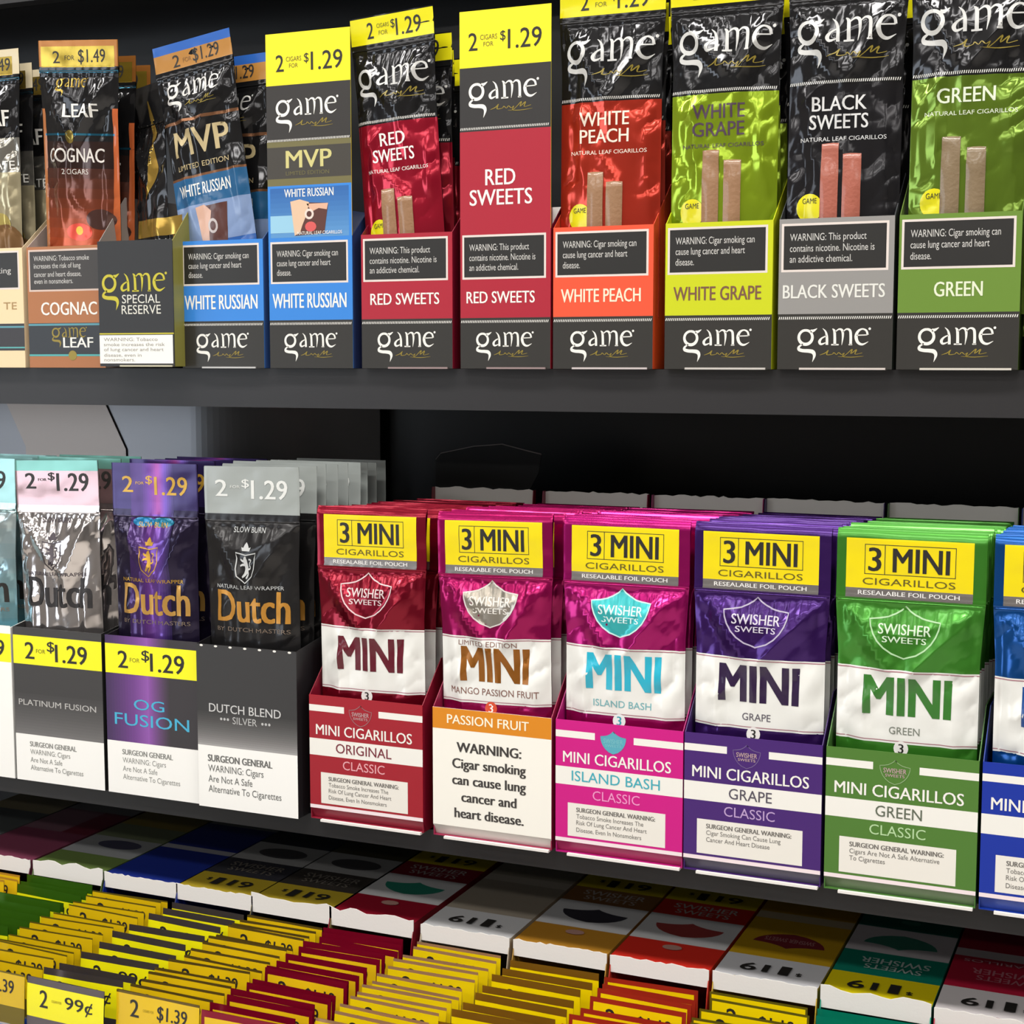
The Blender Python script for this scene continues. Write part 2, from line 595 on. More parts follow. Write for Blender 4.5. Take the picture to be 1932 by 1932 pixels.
def seal_bead(sh, parent, m, name='press_seal', o=-1.6, r=0.55):
    us = np.linspace(-sh.W / 2 + 0.5, sh.W / 2 - 0.5, 24)
    vv = np.full_like(us, sh.zipv + o)
    p, n = sh.pos(us, vv, np.zeros_like(us))
    verts, faces = [], []
    for i in range(len(us)):
        for k in range(6):
            a = k * math.pi / 3
            verts.append(((p[i, 0]) / 1000, (p[i, 1] - 0.2 + r * math.cos(a) * 0.7) / 1000, (p[i, 2] + r * math.sin(a)) / 1000))
    for i in range(len(us) - 1):
        for k in range(6):
            a, b = i * 6 + k, i * 6 + (k + 1) % 6
            faces.append((a, b, b + 6, a + 6))
    faces += [tuple(range(6)), tuple(range(len(verts) - 1, len(verts) - 7, -1))]
    return link(name, mesh_from(name, verts, faces, [m], None, True), parent)


def cigarillo(sh, parent, c, top, m, r=5.7, bottom=20):
    """a cigarillo showing in the pouch window"""
    vs = np.arange(bottom, top + 0.1, 3.0)
    verts, faces, nk = [], [], 11
    for j, v in enumerate(vs):
        for k in range(nk):
            a = -1.15 + 2.3 * k / (nk - 1)
            u = np.array([c + r * math.sin(a)])
            p, n = sh.pos(u, np.array([float(v)]), np.array([0.35 + 0.5 * math.cos(a)]))
            verts.append(tuple(p[0] / 1000))
    for j in range(len(vs) - 1):
        for k in range(nk - 1):
            a = j * nk + k
            faces.append((a, a + 1, a + nk + 1, a + nk))
    # cut end
    n = len(verts)
    u = np.array([c]); p, _ = sh.pos(u, np.array([float(vs[-1]) + 0.6]), np.array([-0.3]))
    verts.append(tuple(p[0] / 1000))
    for k in range(nk - 1):
        faces.append(((len(vs) - 1) * nk + k, (len(vs) - 1) * nk + k + 1, n))
    return link('cigarillo', mesh_from('cigarillo', verts, faces, [m], None, True), parent)


ORD = ['front', 'second', 'third', 'fourth', 'fifth', 'sixth', 'seventh', 'eighth', 'ninth', 'tenth', 'eleventh', 'twelfth',
       'thirteenth', 'fourteenth', 'fifteenth', 'sixteenth', 'seventeenth', 'eighteenth', 'nineteenth', 'twentieth']

# ================================================================== setting
wall = box('wall_back', -4.2, 4.2, 1.10, 1.2, -1.42, 1.62, 'back_panel_black')
tag(wall, 'black back panel behind the three display shelves', 'panel', kind='structure')


FZ, CZ = -1.42, 1.62
for nm, b, m, lab in (('floor', (-4.2, 4.2, -5.2, 1.2, FZ - 0.05, FZ), 'room_tile', 'pale tiled shop floor'),
                      ('ceiling', (-4.2, 4.2, -5.2, 1.2, CZ, CZ + 0.05), 'room_paint', 'white shop ceiling'),
                      ('wall_front', (-4.2, 4.2, -5.25, -5.2, FZ, CZ), 'room_paint', 'shop wall facing the display'),
                      ('wall_left', (-4.25, -4.2, -5.2, 1.2, FZ, CZ), 'room_paint', 'side wall of the shop'),
                      ('wall_right', (4.2, 4.25, -5.2, 1.2, FZ, CZ), 'room_paint', 'other side wall of the shop')):
    tag(box(nm, *b, m), lab, 'room', kind='structure')

win = thing('added_glow_window', 'unseen glowing window added on the side wall for bright reflections', 'window', (-4.2, -3.45, 0.0))  # out of view, added to be mirrored in the grey sheet and foil
win['kind'] = 'structure'
box('pane', 0.004, 0.008, -1.0, 1.0, -0.95, 0.95, 'added_glow_pane', win)
for b in ((0.002, 0.03, -1.06, -1.0, -1.01, 1.01), (0.002, 0.03, 1.0, 1.06, -1.01, 1.01), (0.002, 0.03, -0.03, 0.03, -0.95, 0.95)):
    box('added_window_frame', *b, 'added_window_frame', win)
for b in ((0.002, 0.03, -1.0, 1.0, 0.95, 1.01), (0.002, 0.03, -1.0, 1.0, -1.01, -0.95)):
    box('added_window_frame', *b, 'added_window_frame', win)

def shelf(label, x0, x1, yf, yb, z, t, lip, lipy):
    r = thing('display_shelf', label, 'shelf', (0.5 * (x0 + x1), yf, z - t))
    cx = 0.5 * (x0 + x1)
    box('shelf_board', x0 - cx, x1 - cx, 0.002, yb - yf, 0, t, 'black_shelf', r)
    prism('front_lip', [(x0 - cx, t), (x1 - cx, t), (x1 - cx, t - lip), (x0 - cx, t - lip)], 'y', 0.002, 'black_shelf', r)
    return r


SU, SL, ST = -0.0052, -0.2835, -0.505
shelf('black metal shelf holding the tall foil pouch cartons, grey front lip', -1.75, 0.5, 0.868, 1.099, SU, 0.005, 0.0258, 0)
shelf('black metal shelf under the short pouch cartons and dark price cartons', -1.75, 0.5, 0.812, 1.099, SL, 0.004, 0.014, 0)
shelf('black metal bottom shelf holding the lidded trays of yellow-topped pouches', -1.75, 0.5, 0.62, 1.099, ST, 0.005, 0.02, 0)
shelf('black metal shelf edge above the tan pouch in the top corner', -1.75, 0.5, 1.00, 1.099, 0.316, 0.006, 0.03, 0)


# ================================================================== cartons
def torn(x0, x1, y, amp, step, rnd):
    out, x = [], x0
    while x < x1:
        out.append((x, y + rnd.uniform(-amp, amp)))
        x += step * rnd.uniform(0.7, 1.3)
    out.append((x1, y))
    return out


def carton(label, X, Y, Z, W, Hf, D, art, base, side, group, Hb=None, back='card_white', foot=None, header=None, front_name='front_panel', seed=0, torn_back=False, chamfer=0, sideprint=None):
    """open-topped shelf carton; X is its front left corner, all mm except the location"""
    r = thing('display_carton', label, 'carton', (X, Y, Z), (0, 0, 0), group)
    rnd = random.Random(seed)
    Wm, Dm, Hm = W / 1000, D / 1000, Hf / 1000
    Hbm = (Hb if Hb else Hf + 28) / 1000
    c = chamfer / 1000
    flat_panel(front_name, art, W, Hf, 0.5, base, r, (lambda x, y, z: (x, y, z + c)) if c else None)
    if header:
        h, hart, hbase = header
        flat_panel('header_card', hart, W, h, 0.5, hbase, r, lambda x, y, z: (x, y, z + Hm + c))
    st = 0.0005
    for nm, x in (('side_panel', 0.0), ('side_panel', Wm - st)):
        prism(nm, [(0.0006, 0), (Dm, 0), (Dm, Hbm), (Dm - 0.004, Hbm), (Dm - 0.016, Hm + c + 0.024), (0.026, Hm + c + 0.024), (0.0006, Hm + c)] if torn_back else [(0.0006, 0), (Dm, 0), (Dm, Hbm), (Dm * 0.22, Hbm * 0.985), (0.0006, Hm + c)], 'x', st, side, r)
        o = r.children[-1]
        for v in o.data.vertices:
            v.co.x += x
    if torn_back:
        top = torn(st, Wm - st, Hbm, 0.0007, 0.004, rnd)
    else:
        top = [(st, Hbm), (Wm - st, Hbm)]
    o = prism('back_panel', [(Wm - st, 0), (st, 0)] + top, 'y', 0.0005, back, r)
    _shift(o, Dm)
    box('bottom_panel', st, Wm - st, 0.0006, Dm, 0, 0.0005, side, r)
    if chamfer:
        pr = prism('tucked_base', [(0, c), (0.0035, 0), (0.004, 0), (0.0006, c)], 'x', Wm, foot[0], r)
        fl = prism('bottom_flap', [(0.10 * Wm, -0.001), (0.985 * Wm, -0.001), (0.985 * Wm, 0.0004), (0.10 * Wm, 0.0004)], 'y', 0.006, foot[1], r)
        _shift(fl, -0.0015)
    elif foot:
        fl = prism('bottom_flap', [(foot[1] * Wm, -0.0002), (foot[2] * Wm, -0.0002), (foot[2] * Wm, 0.0009), (foot[1] * Wm, 0.0009)], 'y', 0.006, foot[0], r)
        _shift(fl, -0.0012)
    return r


def warn(art, x0, y0, x1, y1, rows, bg=P((37, 36, 35)), edge=P((225, 214, 208)), ink=P((205, 203, 200))):
    t = Art()
    t.rect(x0, y0, x1, y1, edge, 1)
    t.rect(x0 + 1.3, y0 + 1.3, x1 - 1.3, y1 - 1.3, bg, 2)
    if len(rows) > 3:
        t.lines(rows, x0 + 4.8, y1 - 4.2, 3.7, ink, 0, 3, 0.52, 1.42, None, (x1 - x0) * 0.76)
    else:
        t.lines(rows, x0 + 4.8, y1 - 5.6, 4.2, ink, 0, 3, 0.52, 1.42, None, (x1 - x0) * 0.79)
    art.sub.append(('warning_label', t))


def upper_art(W, rows, name, band, ink, box_nm=None, tw=(0.1, 0.9), th=8.0):
    a = Art()
    H = 84
    a.rect(0, 0, W, H, band, 0.5)
    warn(a, 1.4, H - 29.5, W - 3, H - 2.6, rows)
    a.text(name, W * tw[0], H - 40.5 - th / 2, W * tw[1], H - 40.5 + th / 2, ink, 0.02)
    a.rect(0, 0, W, H - 53, P((46, 44, 41)), 1)
    a.dots(0.4, W - 0.4, H - 56, WHITE)
    a.wordmark(W * 0.17, W * 0.80, H - 70.5, WHITE)
    return a


W1 = ['*WARNING:', '']
CAN = ['*WARNING:\u2009Cigar smoking can', 'cause lung cancer and heart', 'disease.']
NIC = ['*WARNING:\u2009This product', 'contains nicotine. Nicotine is', 'an addictive chemical.']
CAN = ['WARNING: Cigar smoking can', 'cause lung cancer and heart', 'disease.']
NIC = ['WARNING: This product', 'contains nicotine. Nicotine is', 'an addictive chemical.']
UP = 'tall-pouch cartons on the upper shelf'
LO = 'pouch cartons on the lower shelf'
UY, UZ = 0.862, -0.005
BLUE, CRIM, ORNG, LIME, GREY, GRN = P((52, 132, 218)), P((170, 28, 50)), P((234, 84, 52)), P((200, 208, 18)), P((146, 144, 142)), P((104, 138, 50))

# cream carton at the edge
a = Art(); a.rect(0, 0, 62, 84, P((240, 214, 172)), 0.5)
warn(a, 1.4, 55, 59, 82, ['', 'Cigar smoking', ''])
a.text('TE', 44, 41, 56, 46, P((170, 140, 90)), 0.0)
a.rect(0, 12, 62, 31, P((52, 50, 54)), 1); a.rect(0, 28, 62, 29.3, P((90, 150, 165)), 2); a.rect(0, 13.6, 62, 14.6, P((90, 170, 170)), 2)
carton('cream carton cut by the picture edge, beside the brown carton', -0.8125, UY, UZ, 62, 84, 150, a, P((240, 214, 172)), P((225, 205, 170)), UP, seed=1)

a = Art(); BR = P((172, 110, 66)); a.rect(0, 0, 66, 84, BR, 0.5)
warn(a, 1.4, 53, 64.5, 82, ['WARNING: Tobacco smoke', 'increases the risk of lung', 'cancer and heart disease,', 'even in nonsmokers.'], edge=P((214, 190, 178)), bg=P((58, 54, 52)))
a.text('COGNAC', 11.5, 36.5, 60, 45.5, WHITE, 0.025)
a.rect(0, 8, 66, 31, P((44, 48, 54)), 1); a.rect(0, 29.2, 66, 30.6, P((88, 150, 165)), 2); a.rect(0, 8, 66, 9.3, P((80, 170, 170)), 2)
a.wordmark(20, 50, 21, GOLD, 3, False); a.text('LEAF', 30, 14, 56, 21, WHITE, 0.03)
a.ellipse(38, 8.5, 3.6, 3.4, GOLD, 3)
carton('brown carton with black warning panel, partly behind the black and gold carton', -0.7465, UY, UZ, 66, 84, 150, a, BR, P((200, 180, 170)), UP, seed=2)

a = Art(); a.rect(0, 0, 61, 84, P((33, 32, 33)), 0.5)
LG = P((196, 186, 44))
a.wordmark(2.5, 55, 50, LG, 3, False)
a.text('SPECIAL', 19.5, 42.2, 50.5, 48, P((222, 220, 210)), 0.0); a.text('RESERVE', 19, 35, 51, 41, P((222, 220, 210)), 0.0)
a.rect(0, 21.5, 61, 22.4, LG, 2)
a.rect(0, 2, 60, 21, PAPER, 2)
a.lines(['WARNING: Tobacco', 'smoke increases the risk', 'of lung cancer and heart', 'disease, even in', 'nonsmokers.'], 3.5, 19.4, 2.4, P((140, 138, 132)), 0, 3, 0.6, 1.42, None, 50)
sr = carton('black carton with lime wordmark and white warning, overlapping the brown carton', -0.6755, 0.850, UZ + 0.001, 61, 83, 140, a, P((33, 32, 33)), P((150, 145, 70)), UP, Hb=118, seed=3, foot=(P((190, 185, 160)), 0.28, 0.98))
[c for c in sr.children if c.name.startswith('side_panel')][0].data.materials[0] = MATS['card_grey']

carton('bright blue carton under the tilted brown-headed pouch', -0.6165, UY, UZ, 64.5, 84, 150, upper_art(64.5, CAN, 'WHITE RUSSIAN', BLUE, WHITE, None, (0.04, 0.93), 9.5), BLUE, P((60, 92, 150)), UP, seed=4, foot=(P((190, 190, 190)), 0.25, 0.9))

# tall blue header carton
h = Art(); Wh = 62; Hh = 129
def yt(px): return Hh - px
h.rect(0, yt(32.5), Wh, Hh, YEL, 0.5)
h.text('2', 7.5, yt(24), 13.5, yt(13.5), INKK, 0.01); h.text('CIGARS', 15.2, yt(18), 26.5, yt(15), P((110, 100, 40)), 0); h.text('FOR', 17.5, yt(22), 24, yt(19.3), P((110, 100, 40)), 0)
h.text('$', 28.5, yt(20), 32, yt(13.5), INKK, 0.0); h.text('1.29', 33.5, yt(24.5), 56.5, yt(13), INKK, 0.01)
h.rect(0, yt(68), Wh, yt(32.5), P((48, 45, 43)), 0.5)
h.wordmark(6.5, 52, yt(52), WHITE)
h.dots(0.3, Wh - .3, yt(68), WHITE, 1.15, 1.4)
OLV = P((112, 106, 66))
h.rect(0, yt(96), Wh, yt(68), OLV, 0.5); h.rect(0, yt(91.5), Wh, yt(71.5), P((64, 60, 54)), 1)
h.text('MVP', 14, yt(85), 48, yt(74), P((206, 198, 130)), 0.03); h.text('LIMITED EDITION', 14, yt(89.5), 46, yt(87), OLV, 0)
h.rect(0, 0, Wh, yt(96), BLUE, 0.5)
h.grad(1.8, 0, 60, yt(97.5), (92, 150, 205), (40, 98, 170), P, 1, 10)
h.rect(1.8, 3, 22, 14, P((150, 200, 226)), 2)
h.text('WHITE RUSSIAN', 12.5, yt(103.4), 49, yt(98.2), WHITE, 0.015)
h.poly([(17, 22.5), (45, 21), (42, 2), (20, 1)], P((90, 50, 42)), 3)
h.poly([(17, 22.8), (24, 24), (31, 22), (29, 14), (26, 8), (24, 3), (20, 1)], P((224, 190, 160)), 4)
h.poly([(29, 21), (45, 21), (44, 17), (38, 18), (33, 16)], P((222, 176, 150)), 4)
h.ellipse(31, 14.5, 3.4, 3.4, P((228, 214, 204)), 5, 14); h.ellipse(31, 14.5, 1.9, 1.9, P((90, 50, 42)), 6, 12)
h.ellipse(32, 6.5, 4.2, 3.2, P((214, 90, 88)), 5, 14)
h.text('NATURAL LEAF CIGARILLOS', 22, 1.5, 55, 3.6, WHITE, 0, 6)
carton('blue carton with tall yellow-topped header card picturing a drink', -0.5475, UY, UZ, 62, 84, 150, upper_art(62, CAN, 'WHITE RUSSIAN', BLUE, WHITE, None, (0.04, 0.93), 9.5), BLUE, P((40, 62, 110)), UP, header=(Hh, h, YEL), seed=5)

carton('crimson open carton, between the blue and crimson header cartons', -0.479, UY, UZ, 64, 84, 150, upper_art(64, NIC, 'RED SWEETS', CRIM, WHITE, None, (0.1, 0.86), 7.2), CRIM, P((120, 16, 42)), UP, seed=6, foot=(P((150, 130, 130)), 0.3, 0.95))

h = Art(); Wh = 60; Hh = 131
h.rect(0, yt(31.5 + 2), Wh, Hh, YEL, 0.5)
h.text('2', 6, yt(23.5), 12, yt(13), INKK, 0.01); h.text('CIGARS', 13.8, yt(17.5), 25, yt(14.5), P((110, 100, 40)), 0); h.text('FOR', 16, yt(21.5), 22.5, yt(18.8), P((110, 100, 40)), 0)
h.text('$', 27, yt(19.5), 30.5, yt(13), INKK, 0.0); h.text('1.29', 32, yt(24), 54, yt(12.5), INKK, 0.01)
h.rect(0, yt(71.5), Wh, yt(33.5), P((46, 44, 44)), 0.5)
h.wordmark(5.5, 51, yt(53), WHITE)
h.dots(0.3, Wh - .3, yt(70.5), WHITE, 1.15, 1.4)
h.rect(0, 0, Wh, yt(71.5), CRIM, 0.5)
h.text('RED', 17, yt(104), 37, yt(94.5), WHITE, 0.02); h.text('SWEETS', 6.5, yt(116), 48, yt(106.5), WHITE, 0.02)
carton('crimson carton with tall plain header card and yellow price top', -0.4095, UY, UZ, 60, 84, 150, upper_art(60, NIC, 'RED SWEETS', CRIM, WHITE, None, (0.07, 0.83), 7.2), CRIM, P((120, 16, 42)), UP, header=(Hh, h, YEL), seed=7, foot=(P((150, 130, 130)), 0.3, 0.95))

carton('orange-red carton with black warning panel, one of a kind', -0.3478, UY, UZ, 63, 84, 150, upper_art(63, CAN, 'WHITE PEACH', ORNG, P((250, 230, 205)), None, (0.08, 0.88), 8), ORNG, P((206, 70, 40)), UP, seed=8, foot=(P((200, 190, 190)), 0.2, 0.95))
carton('yellow-green carton between the orange-red and grey cartons', -0.2775, UY, UZ, 63.5, 84, 150, upper_art(63.5, CAN, 'WHITE GRAPE', LIME, P((120, 82, 66)), None, (0.08, 0.9), 8), LIME, P((190, 200, 20)), UP, seed=9, foot=(P((200, 195, 190)), 0.2, 0.95))
carton('grey carton holding the black pouch with reddish cigarillos', -0.2105, UY, UZ, 64, 84, 150, upper_art(64, NIC, 'BLACK SWEETS', GREY, P((226, 226, 220)), None, (0.04, 0.93), 7.6), GREY, P((60, 62, 66)), UP, seed=10, foot=(P((210, 200, 195)), 0.2, 0.95))
carton('olive green carton at the right end of the upper shelf', -0.144, UY, UZ, 64, 84, 150, upper_art(64, CAN, 'GREEN', GRN, P((226, 232, 205)), None, (0.3, 0.7), 8), GRN, P((96, 122, 50)), UP, seed=11, foot=(P((210, 205, 195)), 0.2, 0.95))
a = Art(); a.rect(0, 0, 62, 84, P((60, 58, 56)), 0.5); warn(a, 0.4, 54, 59, 82, CAN)
carton('dark carton whose edge just enters past the olive green carton', -0.0765, UY, UZ, 62, 84, 150, a, P((60, 58, 56)), P((60, 58, 56)), UP, seed=12)


# ---------------- lower shelf cartons
LY = 0.80
def price(a, W, y0, y1, ink, small=P((120, 110, 20))):
    h = (y1 - y0)
    a.text('2', W * .135, y0 + h * .2, W * .245, y0 + h * .78, ink, 0.025); a.text('FOR', W * .265, y0 + h * .42, W * .37, y0 + h * .56, small, 0)
    a.text('$', W * .39, y0 + h * .45, W * .475, y0 + h * .86, ink, 0.01); a.text('1.29', W * .48, y0 + h * .16, W * .84, y0 + h * .78, ink, 0.025)


SG = ['*SURGEON GENERAL', 'WARNING: Cigars', 'Are Not A Safe', 'Alternative To Cigarettes']
YB = P((250, 245, 20))
WP_ = P((250, 249, 246))

a = Art(); a.rect(0, 0, 73, 105, WP_, 0.5); a.rect(0, 80, 73, 99.5, YB, 1); a.text('9', 60, 84, 67.5, 95, INKK, 0.03)
a.lines(SG, 14, 32, 3.1, P((150, 150, 148)), 0, 3, 0.6, 1.5)
carton('white carton with yellow price band, cut by the picture edge', -0.7895, LY, SL + 0.0005, 73, 104, 165, a, WP_, WP_, LO, seed=20, Hb=112)
a = Art(); a.rect(0, 0, 73.5, 105, P((60, 58, 58)), 0.5)
a.grad(0, 32, 73.5, 60, (118, 116, 116), (64, 62, 62), P, 1, 14, True, 0.7)
a.rect(0, 80, 73.5, 99.5, YB, 1); price(a, 73.5, 80, 99.5, INKK)
a.text('PLATINUM FUSION', 3.5, 52, 68, 56, P((190, 188, 186)), 0.01)
a.rect(0, 0, 73.5, 32, WP_, 1); a.lines(SG, 12, 27.5, 3.6, P((140, 140, 136)), 0, 3, 0.6, 1.5, None, 44)
carton('charcoal carton with yellow price band, holding the plain silver pouch', -0.7145, LY, SL + 0.0005, 73.5, 105, 165, a, P((60, 58, 58)), P((40, 40, 40)), LO, seed=21, Hb=112)
a = Art(); a.rect(0, 0, 74, 105, P((54, 50, 54)), 0.5)
a.grad(0, 35, 22, 105, (62, 40, 84), (112, 62, 140), P, 1, 10, False); a.grad(22, 35, 34, 105, (112, 62, 140), (148, 88, 176), P, 1, 8, False); a.grad(34, 35, 50, 105, (140, 80, 168), (56, 50, 56), P, 1, 12, False)
a.rect(0, 80, 74, 99.5, YB, 2); price(a, 74, 80, 99.5, INKK)
CY = P((70, 176, 214))
a.text('OG', 22, 57, 46, 64, CY, 0.005); a.text('FUSION', 6.5, 46, 65, 54, CY, 0.005)
a.rect(0, 0, 74, 35, WP_, 2); a.lines(SG, 12, 30, 3.7, P((132, 132, 128)), 0, 3, 0.6, 1.5, None, 45)
carton('black and violet carton with yellow price band and cyan lettering', -0.638, LY, SL + 0.0005, 74, 104.5, 165, a, P((54, 50, 54)), P((40, 36, 42)), LO, seed=22, Hb=112)
a = Art(); a.rect(0, 0, 73.5, 105, P((52, 51, 52)), 0.5)
a.grad(0, 40, 73.5, 62, (176, 174, 174), (56, 55, 55), P, 1, 16, True, 0.6)
a.text('DUTCH BLEND', 9, 62, 62, 67.5, P((205, 205, 205)), 0.01); a.text('SILVER', 26.5, 55.5, 44.5, 60, P((190, 190, 190)), 0)
for i in range(3):
    a.ellipse(18 + i * 2.5, 58, 0.9, 0.9, P((190, 190, 190)), 3, 8); a.ellipse(48.5 + i * 2.5, 57.5, 0.9, 0.9, P((190, 190, 190)), 3, 8)
a.rect(0, 0, 73.5, 40, WP_, 1); a.lines(SG, 7.5, 34.5, 4.6, P((104, 104, 102)), 0, 3, 0.6, 1.45, None, 54)
for i in range(7):
    a.ellipse(4 + i * 10.8, 104.2, 1.3, 0.7, WHITE, 3, 8)
carton('dark carton fading to silver-grey, no price band, white foot panel', -0.5645, LY - 0.003, SL + 0.0005, 73.5, 105, 165, a, P((52, 51, 52)), P((34, 33, 36)), LO, seed=23, Hb=112)


def mini_art(W, H, col, flav, flavink, cls, rows, badgefill=None, badgeline=None):
    a = Art()
    a.rect(0, 0, W, H, col, 0.5)
    a.rect(0, H - 10, W * .315, H - 6, WHITE, 1); a.rect(W * .62, H - 10.5, W, H - 6.5, WHITE, 1)
    a.badge(W * .36, H - 17, W * .2, 13, badgefill, badgeline or P((150, 120, 124)), P((190, 160, 162)) if not badgefill else P((120, 190, 200)), 2)
    a.text('MINI CIGARILLOS', W * .06, H - 24.5, W * .91, H - 18, WHITE, 0.02)
    a.rect(0, H - 37.5, W, H - 27, WHITE, 1)
    a.text(flav, W * .5 - len(flav) * 2.55, H - 35, W * .5 + len(flav) * 2.25, H - 29, flavink, 0.006)
    a.text('CLASSIC', W * .30, H - 45, W * .67, H - 39.5, cls, 0.0)
    t = Art()
    t.rect(W * .1, 3.5, W * .87, H - 48, P((236, 232, 224)), 1.5)
    t.lines(rows, W * .17, H - 50.3, 2.7, P((112, 108, 104)), 0, 3, 0.62, 1.4, None, W * .62)
    a.sub.append(('warning_label', t))
    a.rect(0, 0, W, 2.2, P((244, 228, 232)), 2)
    return a


RW = ['*SURGEON GENERAL WARNING:', 'Tobacco Smoke Increases The', 'Risk Of Lung Cancer And Heart', 'Disease, Even In Nonsmokers']
RG = ['*SURGEON GENERAL WARNING:', 'Cigar Smoking Can Cause Lung', 'Cancer And Heart Disease']
RN = ['*SURGEON GENERAL WARNING:', 'Cigars Are Not A Safe Alternative', 'To Cigarettes']
RED, MAG, PUR, GR2, BL2 = P((160, 12, 34)), P((206, 0, 132)), P((66, 24, 112)), P((76, 122, 44)), P((0, 44, 160))
MZ, CH = SL + 0.0012, 7.0
mini = dict(D=175, chamfer=CH, Hb=64 + 129, torn_back=True)
carton('dark red short carton beside the dark silver-fading carton', -0.484, LY, MZ, 78, 71, art=mini_art(78, 71, RED, 'ORIGINAL', P((120, 30, 50)), P((236, 170, 178)), RW), base=RED, side=P((140, 20, 46)), group=LO, seed=30, foot=(P((150, 40, 60)), 'card_white'), **mini)
a = Art(); a.rect(0, 0, 76, 71, P((246, 243, 234)), 0.5); a.rect(0, 58.5, 76, 71, P((220, 136, 14)), 1)
a.text('PASSION FRUIT', 9.5, 62, 62, 67.5, P((252, 244, 220)), 0.02)
a.lines(['WARNING:', 'Cigar smoking', 'can cause lung', 'cancer and', 'heart disease.'], 0, 51.5, 6.2, P((60, 56, 54)), 0.004, 3, 0.66, 1.6, 36.5, 47)
carton('white carton with orange top band and large black warning', -0.3992, LY, MZ, 76, 71, art=a, base=P((246, 243, 234)), side=P((150, 30, 70)), group=LO, seed=31, foot=(P((225, 222, 216)), 'card_white'), **mini)
carton('hot magenta short carton with a cyan badge', -0.3205, LY, MZ, 76, 71, art=mini_art(76, 71, MAG, 'ISLAND BASH', P((60, 172, 190)), P((240, 150, 205)), RW, P((88, 170, 190)), P((88, 170, 190))), base=MAG, side=P((170, 10, 110)), group=LO, seed=32, foot=(P((170, 50, 100)), 'card_white'), **mini)
carton('purple short carton with a torn top edge', -0.2437, LY, MZ, 76.5, 71, art=mini_art(76.5, 71, PUR, 'GRAPE', P((84, 78, 92)), P((190, 160, 210)), RG, None, P((120, 100, 150))), base=PUR, side=P((60, 26, 100)), group=LO, seed=33, foot=(P((90, 86, 104)), 'card_white'), **mini)
carton('green short carton, right of the purple one', -0.1652, LY, MZ, 78.5, 71, art=mini_art(78.5, 71, GR2, 'GREEN', P((96, 104, 88)), P((180, 214, 160)), RN, None, P((150, 180, 130))), base=GR2, side=P((70, 116, 50)), group=LO, seed=34, foot=(P((110, 130, 96)), 'card_white'), **mini)
carton('royal blue short carton cut by the picture edge', -0.0850, LY, MZ, 77, 71, art=mini_art(77, 71, BL2, 'BLUE', P((30, 70, 160)), P((150, 180, 230)), RW, None, P((90, 120, 190))), base=BL2, side=P((10, 46, 140)), group=LO, seed=35, foot=(P((60, 84, 170)), 'card_white'), **mini)

# ================================================================== pouches of the upper shelf
UPG = 'tall foil pouches on the upper shelf'
GY = G((226, 218, 20))


def tall_pouch(label, X, Y, Z, W, rot, col, name, ink, art_extra=None, seed=1, head=None, zipv=176, H=195, cig='cigar', cigs=((-8, 88), (4.5, 80)), n_behind=3, desc='', T=4.2, step=(0.0, 0.0125), dup_rot=0.03, sticker=True, black=None, foilmetal=0.6, bow=0.0, drop=0.003):
    sh = Shape(W, H, zipv, T, seed, 1.7, 0.22, [c for c, _ in cigs], 88, 0.45, random.Random(seed).uniform(-6, 6), bow)
    r = thing('foil_pouch', label, 'pouch', (X, Y, Z), rot, UPG)
    K = black or F((58, 58, 60), 0.13, 0.8)
    a = Art()
    C = F(col, 0.16, foilmetal)
    a.rect(0, 0, W, 127, C, 1)
    a.dots(0.3, W - .3, 128, WHITE, 1.2, 1.6)
    a.wordmark(W * .06, W * .93, 150, P((205, 205, 203)))
    for i, s in enumerate(name):
        tw = min(W * .52, len(s) * 6.4)
        a.text(s, W * .46 - tw / 2, 113 - i * 10, W * .46 + tw / 2, 121 - i * 10, ink, 0.02)
    a.text('NATURAL LEAF CIGARILLOS', W * .12, 113 - len(name) * 10 + 3.5, W * .88, 113 - len(name) * 10 + 5.8, ink, 0.0)
    if sticker:
        a.ellipse(W * .22, 60, 8, 8, GY, 6, 20); a.text('GAME', W * .22 - 4.5, 62.5, W * .22 + 4.5, 65.5, INKK, 0.0, 8)
    if art_extra:
        art_extra(a, W)
    pouch_part('pouch_body', a, sh, 0, zipv, K, r)
    hd = Art()
    if head:
        head(hd, W, H)
    else:
        hd.rect(0, 177.5, W, H - 0.8, GY, 1)
        hd.text('2', W * .2, 181, W * .28, 191, INKK, 0.01, 3); hd.text('CIGARS', W * .32, 187, W * .47, 189.6, P((110, 100, 30)), 0, 3); hd.text('FOR', W * .34, 182.5, W * .45, 185.2, P((110, 100, 30)), 0, 3)
        hd.text('$', W * .49, 185, W * .54, 191, INKK, 0, 3); hd.text('1.29', W * .55, 180.5, W * .85, 191, INKK, 0.01, 3)
    pouch_part('price_header', hd, sh, zipv, H, K, r)
    seal_bead(sh, r.children[-1], K)
    for c, t in cigs:
        cigarillo(sh, r, c, t, cig)
    rnd = random.Random(seed * 7)
    for i in range(n_behind):
        dup(r, (X + step[0] * (i + 1) + rnd.uniform(-.002, .002), Y + step[1] * (i + 1), Z - 0.004 - drop * (i + 1) + rnd.uniform(-.006, 0.001)),
            (rnd.uniform(-.02, .02), rot[1] * 0.4 + rnd.uniform(-dup_rot, dup_rot), rnd.uniform(-.03, .03)), desc + ', ' + ORD[i + 1] + ' from the front', UPG, ('cigarillo',))
    return r


